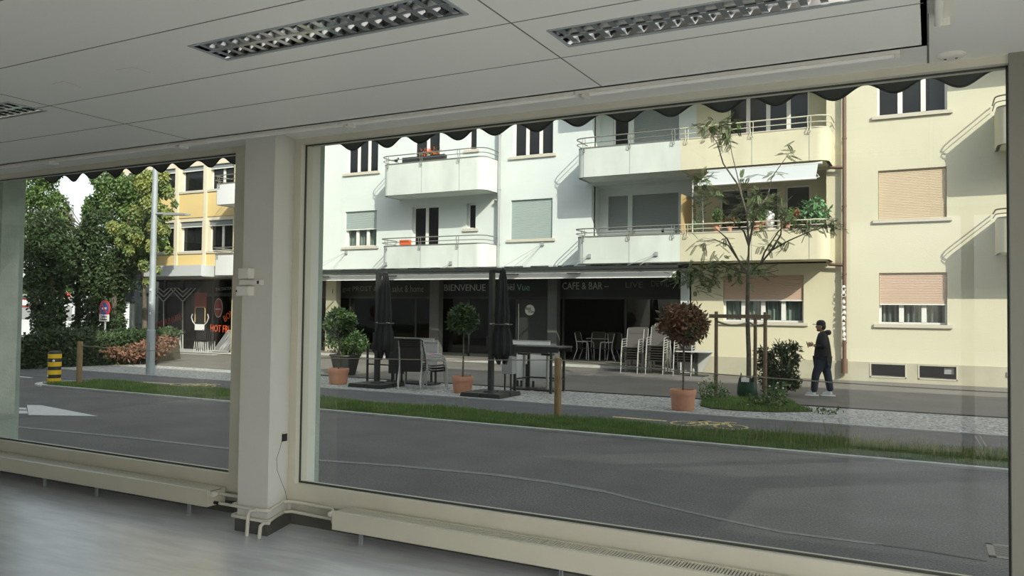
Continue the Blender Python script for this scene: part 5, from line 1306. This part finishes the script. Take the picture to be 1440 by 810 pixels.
# wall table
Yt = 22.6; A, B = PY(950, 494, Yt), PY(996, 494, Yt); zt_ = PY(970, 494, Yt).z
t = thing('side_table', 'grey table with slanted panel leg by the mint pier', 'table', ((A.x+B.x)/2, Yt+.3, .02))
MB().box(A.x, B.x, Yt, Yt+.7, zt_-.03, zt_).build('tabletop', 'table_grey', t)
xm = PY(975, 500, Yt).x; MB().box(xm-.04, xm+.04, Yt+.3, Yt+.38, .02, zt_-.03).build('leg', 'dark_frame', t); MB().box(xm-.35, xm+.3, Yt+.1, Yt+.6, .02, .05).build('foot', 'dark_frame', t)
MB().prismY([(A.x+.02, .1), (xm+.1, .1), (B.x-.02, zt_-.04), (A.x+.02, zt_-.04)], Yt+.55, Yt+.58).build('side_panel', 'table_grey', t)

# ---- the young tree with its stakes
YT_ = 17.6
def T(px, py, dy=0): return PY(px, py, YT_+dy)
bs = PZ(1052, 562, 0)
t = thing('young_tree', 'young feathery tree tied to three stakes on the gravel', 'tree', (T(1052, 560).x, YT_, 0))
br = MB(); base = T(1053, 556); base.z = 0
trunk = [base, T(1053, 500), T(1051, 440), T(1052, 385)]
br.tube(trunk, [.055, .05, .045, .04], 10)
limbs = [[(1052, 385), (1036, 362), (1024, 345), (1005, 337), (985, 340)], [(1036, 362), (1022, 335), (1005, 320)], [(1052, 385), (1053, 345), (1050, 300), (1040, 260), (1029, 215), (1024, 180)], [(1050, 300), (1038, 260), (1017, 230), (1008, 200), (1000, 190)],
         [(1053, 345), (1062, 300), (1080, 275), (1085, 250), (1110, 215)], [(1052, 385), (1070, 370), (1085, 352), (1110, 338), (1140, 325), (1170, 316)], [(1070, 370), (1075, 355), (1095, 325), (1112, 310)], [(1053, 345), (1046, 325), (1030, 310), (1012, 298)], [(1052, 385), (1035, 380), (1010, 372), (985, 380)], [(1085, 352), (1098, 330), (1100, 300)], [(1052, 385), (1072, 385), (1095, 380)], [(1050, 300), (1060, 280), (1070, 262)]]
for k, l in enumerate(limbs):
    pts = [T(x, y, (i*.14)*(-1)**k) for i, (x, y) in enumerate(l)]
    br.tube(pts, [.026-.020*i/(len(pts)-1) for i in range(len(pts))], 6)
br.build('trunk', 'bark', t, smooth=True)
fol = MB(); tw = MB()
cls = [(1000, 183, 22, 340), (1030, 176, 14, 160), (1020, 200, 14, 160), (1108, 214, 12, 90), (1085, 245, 9, 60), (985, 250, 14, 130), (1060, 285, 26, 480), (1085, 290, 22, 340), (1040, 300, 20, 240), (985, 270, 22, 300), (1005, 275, 18, 200), (1110, 312, 18, 260), (1125, 325, 14, 150), (1170, 316, 16, 200), (1148, 318, 12, 100), (985, 342, 12, 100), (1015, 340, 10, 70), (1010, 380, 26, 460), (985, 385, 20, 300), (965, 388, 16, 220), (1040, 385, 22, 280), (1070, 380, 18, 200), (990, 405, 18, 220), (1075, 345, 12, 100), (1100, 345, 12, 100), (1065, 320, 14, 130), (950, 392, 10, 80), (1050, 255, 10, 60)]
for k, (x, y, r, n) in enumerate(cls):
    c, rr_ = cl(x, y, YT_+.5*sin(k*2.3), r)
    # pinnate twigs: rows of small leaflets along thin rachises
    for _ in range(max(8, n//6)):
        s0 = Vector(c)+Vector((R.uniform(-1, 1)*rr_[0]*.7, R.uniform(-1, 1)*rr_[0]*.8, R.uniform(-.5, .6)*rr_[0])); d = Vector((R.gauss(0, 1), R.gauss(0, 1), R.gauss(-.15, .5))).normalized()*R.uniform(.16, .30)
        tw.tube([s0, s0+d*.5+Vector((0, 0, .02)), s0+d], .003, 3, cap=False)
        side = d.cross(Vector((0, 0, 1))).normalized()*.055
        for i in range(12):
            q = s0+d*(i+1)/12
            for s_ in (-1, 1):
                e = side*s_*(1-.4*abs(i-5)/6)+d*.12; nn = d.normalized()*.011
                fol.add([q, q+e*.5+nn, q+e, q+e*.5-nn], [(0, 1, 2, 3)])
tw.build('twigs', 'bark', t); fol.build('foliage', 'leaf_fine', t)
# stakes
def stake(px, pyb, pyt, Y, lab, lean=0):
    x = PY(px, 500, Y).x; zt_ = PY(px, pyt, Y).z
    tt_ = thing('tree_stake', lab, 'stake', (x, Y, 0), 'wooden stakes round the young tree')
    MB().tube([(x, Y, -.1), (x+lean, Y, zt_)], [.042, .038], 12).build('pole', 'stake_wood', tt_, smooth=50)
    return Vector((x+lean, Y, zt_))
s1_ = stake(1007, 560, 438, 17.3, 'left wooden stake beside the young tree')
s2_ = stake(1062, 560, 442, 17.95, 'middle wooden stake right behind the tree trunk')
s3_ = stake(1076, 565, 439, 17.15, 'right wooden stake beside the dark shrub')
zb_ = s1_.z-.10
tag(MB().bar((s1_.x-.14, 17.25, zb_), (s3_.x+.12, 17.10, zb_), .03, .08).build('cross_rail', 'stake_wood', loc=(s1_.x, 17.2, zb_)), 'wooden rail joining the tops of the left and right stakes', 'rail')
zr_ = PY(1030, 458, 17.4).z
pts = [Vector((s1_.x, 17.3, zr_+.1)).lerp(Vector((base.x, YT_, zr_+.08)), i/8)+Vector((0, 0, -.08*4*(i/8)*(1-i/8))) for i in range(9)]
tag(MB().tube(pts, .022, 7).build('tie_rope', 'rope', loc=pts[0], smooth=True), 'thick brown rope tying the trunk to the left stake', 'rope')
pts = [Vector((s3_.x, 17.15, zr_+.05)).lerp(Vector((base.x, YT_, zr_+.08)), i/8)+Vector((0, 0, -.05*4*(i/8)*(1-i/8))) for i in range(9)]
tag(MB().tube(pts, .022, 7).build('tie_rope', 'rope', loc=pts[0], smooth=True), 'thick brown rope tying the trunk to the right stake', 'rope')
# water bag
P = PY(1049, 545, 17.35); zt_ = PY(1049, 533, 17.35).z; t2 = thing('watering_bag', 'dark green watering bag round the foot of the young tree', 'bag', (P.x, 17.4, .05))
mb = MB(); n = 20; prof = [(.19, .03), (.23, .12), (.20, .30), (.17, .45), (.12, zt_-.02)]
for (r, z) in prof:
    for j in range(n):
        a = 2*pi*j/n; rr = r*(1+.06*sin(a*5+z*9)); mb.v.append((P.x+rr*cos(a)*.95, 17.45+rr*.6*sin(a), z))
for i in range(len(prof)-1):
    for j in range(n): mb.f.append((i*n+j, i*n+(j+1) % n, (i+1)*n+(j+1) % n, (i+1)*n+j))
mb.build('bag_body', 'water_bag', t2, smooth=60)
MB().tube([(P.x-.12, 17.35, zt_-.04), (P.x-.10, 17.34, zt_+.13), (P.x-.06, 17.35, zt_-.02)], .018, 6).tube([(P.x+.12, 17.35, zt_-.06), (P.x+.15, 17.34, zt_+.08), (P.x+.16, 17.35, zt_-.05)], .018, 6).build('loops', 'black_plastic', t2); MB().box(P.x-.09, P.x+.07, 17.30, 17.33, zt_-.06, zt_+.03).build('tag', 'table_white', t2)
# shrub behind the stakes
P = PY(1098, 540, 18.6); t = thing('shrub', 'dark mountain pine shrub between the right stake and the man', 'shrub', (P.x, 18.6, 0))
br = MB(); pts = []
for (x, y, r) in ((1082, 500, 12), (1072, 495, 10), (1098, 492, 14), (1115, 490, 12), (1108, 510, 16), (1090, 520, 18), (1112, 528, 14), (1080, 535, 16), (1100, 538, 18), (1085, 550, 15), (1120, 505, 9), (1075, 512, 14), (1118, 540, 10)):
    c, r_ = cl(x, y, 18.6+.25*sin(x), r); br.tube([(P.x-.05, 18.6, 0), (P.x*.5+c[0]*.5, 18.6, c[2]*.55), c], [.035, .025, .01], 6)
    pts += rand_in(c, (r_[0]*.85, r_[1]*.85, r_[2]*.85), int(r*r*1.7), .2)
br.build('stems', 'bark', t); MB().leaves(pts, .10, .28).build('foliage', 'leaf_dark', t)
# weeds on a grassy island
isl = [PZ(x, y, 0) for x, y in ((985, 572), (1000, 576), (1040, 579), (1090, 581), (1143, 580), (1120, 573), (1110, 568), (1030, 562), (995, 562))]
mb = MB(); mb.prismZ([(p.x, p.y) for p in isl], -.1, .03); struct('tree_pit_soil', mb, 'soil')
xs_ = [p.x for p in isl]; ys_ = [p.y for p in isl]
def inp(x, y):
    c = False; n = len(isl); j = n-1
    for i in range(n):
        if (isl[i].y > y) != (isl[j].y > y) and x < (isl[j].x-isl[i].x)*(y-isl[i].y)/(isl[j].y-isl[i].y)+isl[i].x: c = not c
        j = i
    return c
msk = lambda X, Y: np.array([inp(a, b) for a, b in zip(X, Y)])
tag(blades(16000, min(xs_), max(xs_), min(ys_), max(ys_), .05, .13, .006, z=.03, mask=msk).build('grass', 'grass', kind='stuff'), 'green grass on the island at the foot of the young tree', 'grass')
wd = MB(); ws = MB(); wf = MB(); k = 0
while k < 95:
    x, y = R.uniform(min(xs_), max(xs_)), R.uniform(min(ys_), max(ys_))
    if not inp(x, y) or x > max(xs_)-.5: continue
    k += 1
    if abs(x-base.x) < .35 and y < 17.4: continue
    h = R.uniform(.12, .34)*(1.5 if x < base.x-.3 or x > base.x+.6 else .8); e = Vector((x+R.uniform(-.1, .1), y+R.uniform(-.1, .1), h)); ws.tube([(x, y, .03), e], .005, 4, cap=False)
    wd.leaves([tuple(Vector((x, y, .05)).lerp(e, R.random())+Vector((R.gauss(0, .035), R.gauss(0, .035), 0))) for _ in range(26)], .065, .5)
    if R.random() < .35: wf.ell(e, (.018, .018, .014), 6, 4)
t = thing('wild_flowers', 'tangle of weeds and small white flowers round the stakes', 'plants', (base.x, 17.2, .03)); t['kind'] = 'stuff'
wd.build('leaves', 'weed', t); ws.build('stalks', 'weed', t); wf.build('flowers', 'flower_white', t)
b = PZ(1200, 577, .012); 
tag(MB().leaves([(PZ(1160, 582, .012).x+R.gauss(0, .10), PZ(1160, 582, .012).y+R.gauss(0, .06), .03+abs(R.gauss(0, .04))) for _ in range(60)], .07).build('weed_tuft', 'weed', loc=(PZ(1160, 582, 0).x, PZ(1160, 582, 0).y, 0)), 'small weed tuft alone on the gravel right of the tree island', 'weed')

# ================================================================== THE MAN
YM = 18.95
def skin_mesh(name, joints, edges, m, parent, sub=2, root=0):
    me = bpy.data.meshes.new(name); off = WL(parent)
    me.from_pydata([tuple(Vector(j[0])-off) for j in joints], edges, []); o = bpy.data.objects.new(name, me); COL.objects.link(o); o.parent = parent
    sk = o.modifiers.new('skin', 'SKIN'); sk.use_smooth_shade = True
    lay = me.skin_vertices[0].data
    for i, j in enumerate(joints): r = j[1]; lay[i].radius = (r if isinstance(r, tuple) else (r, r)); lay[i].use_root = (i == root)
    sb = o.modifiers.new('sub', 'SUBSURF'); sb.levels = sb.render_levels = sub
    dg = bpy.context.evaluated_depsgraph_get(); me2 = bpy.data.meshes.new_from_object(o.evaluated_get(dg)); o.modifiers.clear(); o.data = me2
    me2.materials.clear(); me2.materials.append(MATS[m]); me2.polygons.foreach_set('use_smooth', [True]*len(me2.polygons))
    return o
def MJ(px, py, dy=0): return PY(px, py, YM+dy)
gz = .02
man = thing('person', 'man in black hooded jacket, jeans and black cap walking left with hands raised', 'person', (MJ(1155, 550).x, YM, gz))
hip = MJ(1157, 507); chest = MJ(1158, 480); neck = MJ(1156.5, 467); head = MJ(1154.5, 459)
def dn(v, dz): return v+Vector((0, 0, dz))
aF = MJ(1144.5, 551, -.08); aF.z = .10; aR = MJ(1168, 551, .08); aR.z = .12
kF = MJ(1147, 527, -.09); kR = MJ(1164, 527, .09)
hF = MJ(1155, 508, -.09); hR = MJ(1158.5, 508, .09)
shL = MJ(1158, 473, -.17); shR = MJ(1158, 473, .17); elL = MJ(1160, 489, -.22); elR = MJ(1158, 489, .20); haL = MJ(1143.5, 486, -.10); haR = MJ(1144, 485, .06)
body = [(hip, (.13, .11)), (dn(hip, .22), (.12, .10)), (chest, (.15, .11)), (dn(neck, -.02), (.065, .06)), (dn(neck, .05), (.052, .052)),
        (hF, .085), (kF, .055), (aF, .035), (hR, .085), (kR, .055), (aR, .035), (shL, .055), (elL, .042), (haL, .026), (shR, .055), (elR, .042), (haR, .026)]
skin_mesh('body', body, [(0, 1), (1, 2), (2, 3), (3, 4), (0, 5), (5, 6), (6, 7), (0, 8), (8, 9), (9, 10), (2, 11), (11, 12), (12, 13), (2, 14), (14, 15), (15, 16)], 'skin', man)
# head with face (looks along -x)
hd = MB(); hc = head
nu, nv = 24, 16
for i in range(nv+1):
    a = -pi/2+pi*i/nv
    for j in range(nu):
        th = 2*pi*j/nu; d = Vector((cos(a)*cos(th), cos(a)*sin(th), sin(a)))
        r = Vector((.098, .076, .118)); p_ = Vector((d.x*r.x, d.y*r.y, d.z*r.z))
        f = max(0, -d.x)
        if d.z < -.2: p_.x *= (1-.22*(-d.z-.2)) if d.x > 0 else 1; p_.y *= 1-.25*(-d.z-.2)
        p_.x -= .026*math.exp(-((d.y)/.16)**2-((d.z+.12)/.17)**2)*f      # nose
        p_.x += .010*math.exp(-((abs(d.y)-.38)/.16)**2-((d.z-.08)/.12)**2)*f   # eye sockets
        p_.x -= .008*math.exp(-((d.y)/.3)**2-((d.z+.48)/.07)**2)*f       # lips
        p_.x -= .012*math.exp(-((d.y)/.3)**2-((d.z+.85)/.18)**2)*f       # chin
        hd.v.append(tuple(hc+p_))
for i in range(nv):
    for j in range(nu): hd.f.append((i*nu+j, i*nu+(j+1) % nu, (i+1)*nu+(j+1) % nu, (i+1)*nu+j))
ho = hd.build('head', 'skin', man, smooth=True)
for s in (-1, 1):
    MB().ell(hc+Vector((.012, s*.078, -.01)), (.02, .012, .032), 8, 6).build('ear', 'skin', ho, smooth=True)
    MB().ell(hc+Vector((-.082, s*.03, .010)), (.010, .014, .009), 8, 6).build('eye', 'black_plastic', ho, smooth=True)
MB().ell(hc+Vector((-.092, 0, -.058)), (.012, .028, .006), 8, 6).build('mouth', 'red_oval', ho, smooth=True)
MB().ell(hc+Vector((-.045, 0, -.090)), (.050, .050, .026), 12, 8).build('beard', 'bark', ho, smooth=True)
MB().ell(hc+Vector((.035, 0, .0)), (.072, .080, .09), 12, 8).build('hair', 'black_plastic', ho, smooth=True)
cp = MB()
cp.lathe([(.094, .03), (.100, .05), (.098, .085), (.075, .125), (.03, .142), (.006, .144)], hc, 22).build('cap', 'jacket', man, smooth=50)
mb = MB(); pr_ = []
for i in range(13):
    a = pi/2+pi*i/12; pr_.append((hc.x-.05+.13*cos(a), hc.y+.072*sin(a)))
o = mb.prismZ(pr_, hc.z+.038, hc.z+.050).build('cap_peak', 'jacket', man)
# jacket
jk = [(dn(hip, -.13), (.16, .15)), (dn(hip, .02), (.215, .19)), (dn(hip, .2), (.195, .17)), (chest, (.23, .17)), (dn(neck, -.03), (.10, .09)), (shL, .10), (elL, .08), (haL.lerp(elL, .22), .045), (shR, .10), (elR, .08), (haR.lerp(elR, .22), .045)]
skin_mesh('jacket', jk, [(0, 1), (1, 2), (2, 3), (3, 4), (3, 5), (5, 6), (6, 7), (3, 8), (8, 9), (9, 10)], 'jacket', man)
hn = dn(neck, 0)
skin_mesh('hood', [(hn+Vector((.02, -.10, -.02)), .045), (hn+Vector((.11, -.07, -.0)), .06), (hn+Vector((.15, 0, -.01)), .065), (hn+Vector((.11, .07, 0)), .06), (hn+Vector((.02, .10, -.02)), .045), (hn+Vector((-.05, .05, -.05)), .04), (hn+Vector((-.05, -.05, -.05)), .04)], [(0, 1), (1, 2), (2, 3), (3, 4), (4, 5), (6, 0)], 'jacket', man)
# jeans
jn = [(dn(hip, .02), (.16, .145)), (hF, .125), (kF, .092), (dn(aF, -.01), .075), (hR, .125), (kR, .092), (dn(aR, -.01), .075)]
skin_mesh('jeans', jn, [(0, 1), (1, 2), (2, 3), (0, 4), (4, 5), (5, 6)], 'jeans', man)
for a_, tl in ((aF, 0), (aR, .0)):
    skin_mesh('shoe', [(a_+Vector((.045, 0, -.025)), .045), (a_+Vector((-.01, 0, -.03)), .05), (a_+Vector((-.11, 0, -.05)), (.035, .045)), (a_+Vector((-.18, 0, -.058)), (.024, .038)), (a_+Vector((0, 0, .02)), .042)], [(0, 1), (1, 2), (2, 3), (1, 4)], 'shoe', man)
    mb = MB(); c = a_; mb.prismZ([(c.x+.10, c.y-.03), (c.x+.10, c.y+.03), (c.x-.05, c.y+.046), (c.x-.17, c.y+.040), (c.x-.21, c.y), (c.x-.17, c.y-.040), (c.x-.05, c.y-.046)][::-1], gz, gz+.028)
    mb.build('sole', 'table_white', man)
# hands: palm, four fingers and a thumb each, curled round the phone
for h_, e_, s in ((haL, elL, 1), (haR, elR, -1)):
    d = (h_-e_).normalized(); up = Vector((0, 0, 1)); sd = d.cross(up).normalized()*s; up2 = sd.cross(d).normalized()*s
    J = [(h_, .026), (h_+d*.05, (.036, .018))]; E_ = [(0, 1)]
    for k in range(4):
        b0 = h_+d*.075+up2*(.028-.019*k); L = (.062, .070, .066, .052)[k]; i0 = len(J)
        J += [(b0, .010), (b0+d*L*.5+sd*-.008, .009), (b0+d*L*.75+sd*-.030, .008)]; E_ += [(1, i0), (i0, i0+1), (i0+1, i0+2)]
    i0 = len(J); J += [(h_+d*.035+up2*.035, .012), (h_+d*.065+up2*.055-sd*.015, .010)]; E_ += [(1, i0), (i0, i0+1)]
    skin_mesh('hand', J, E_, 'skin', man, sub=1)
ph = (haL+haR)/2+Vector((-.10, 0, .01))
tag(MB().hull8([tuple(ph+Vector(v)) for v in ((-.01, -.035, -.07), (.0, -.035, -.07), (-.01, .035, -.07), (.0, .035, -.07), (-.05, -.035, .07), (-.04, -.035, .07), (-.05, .035, .07), (-.04, .035, .07))]).build('mobile_phone', 'black_plastic', loc=ph), 'dark phone held in the hands of the walking man', 'phone')
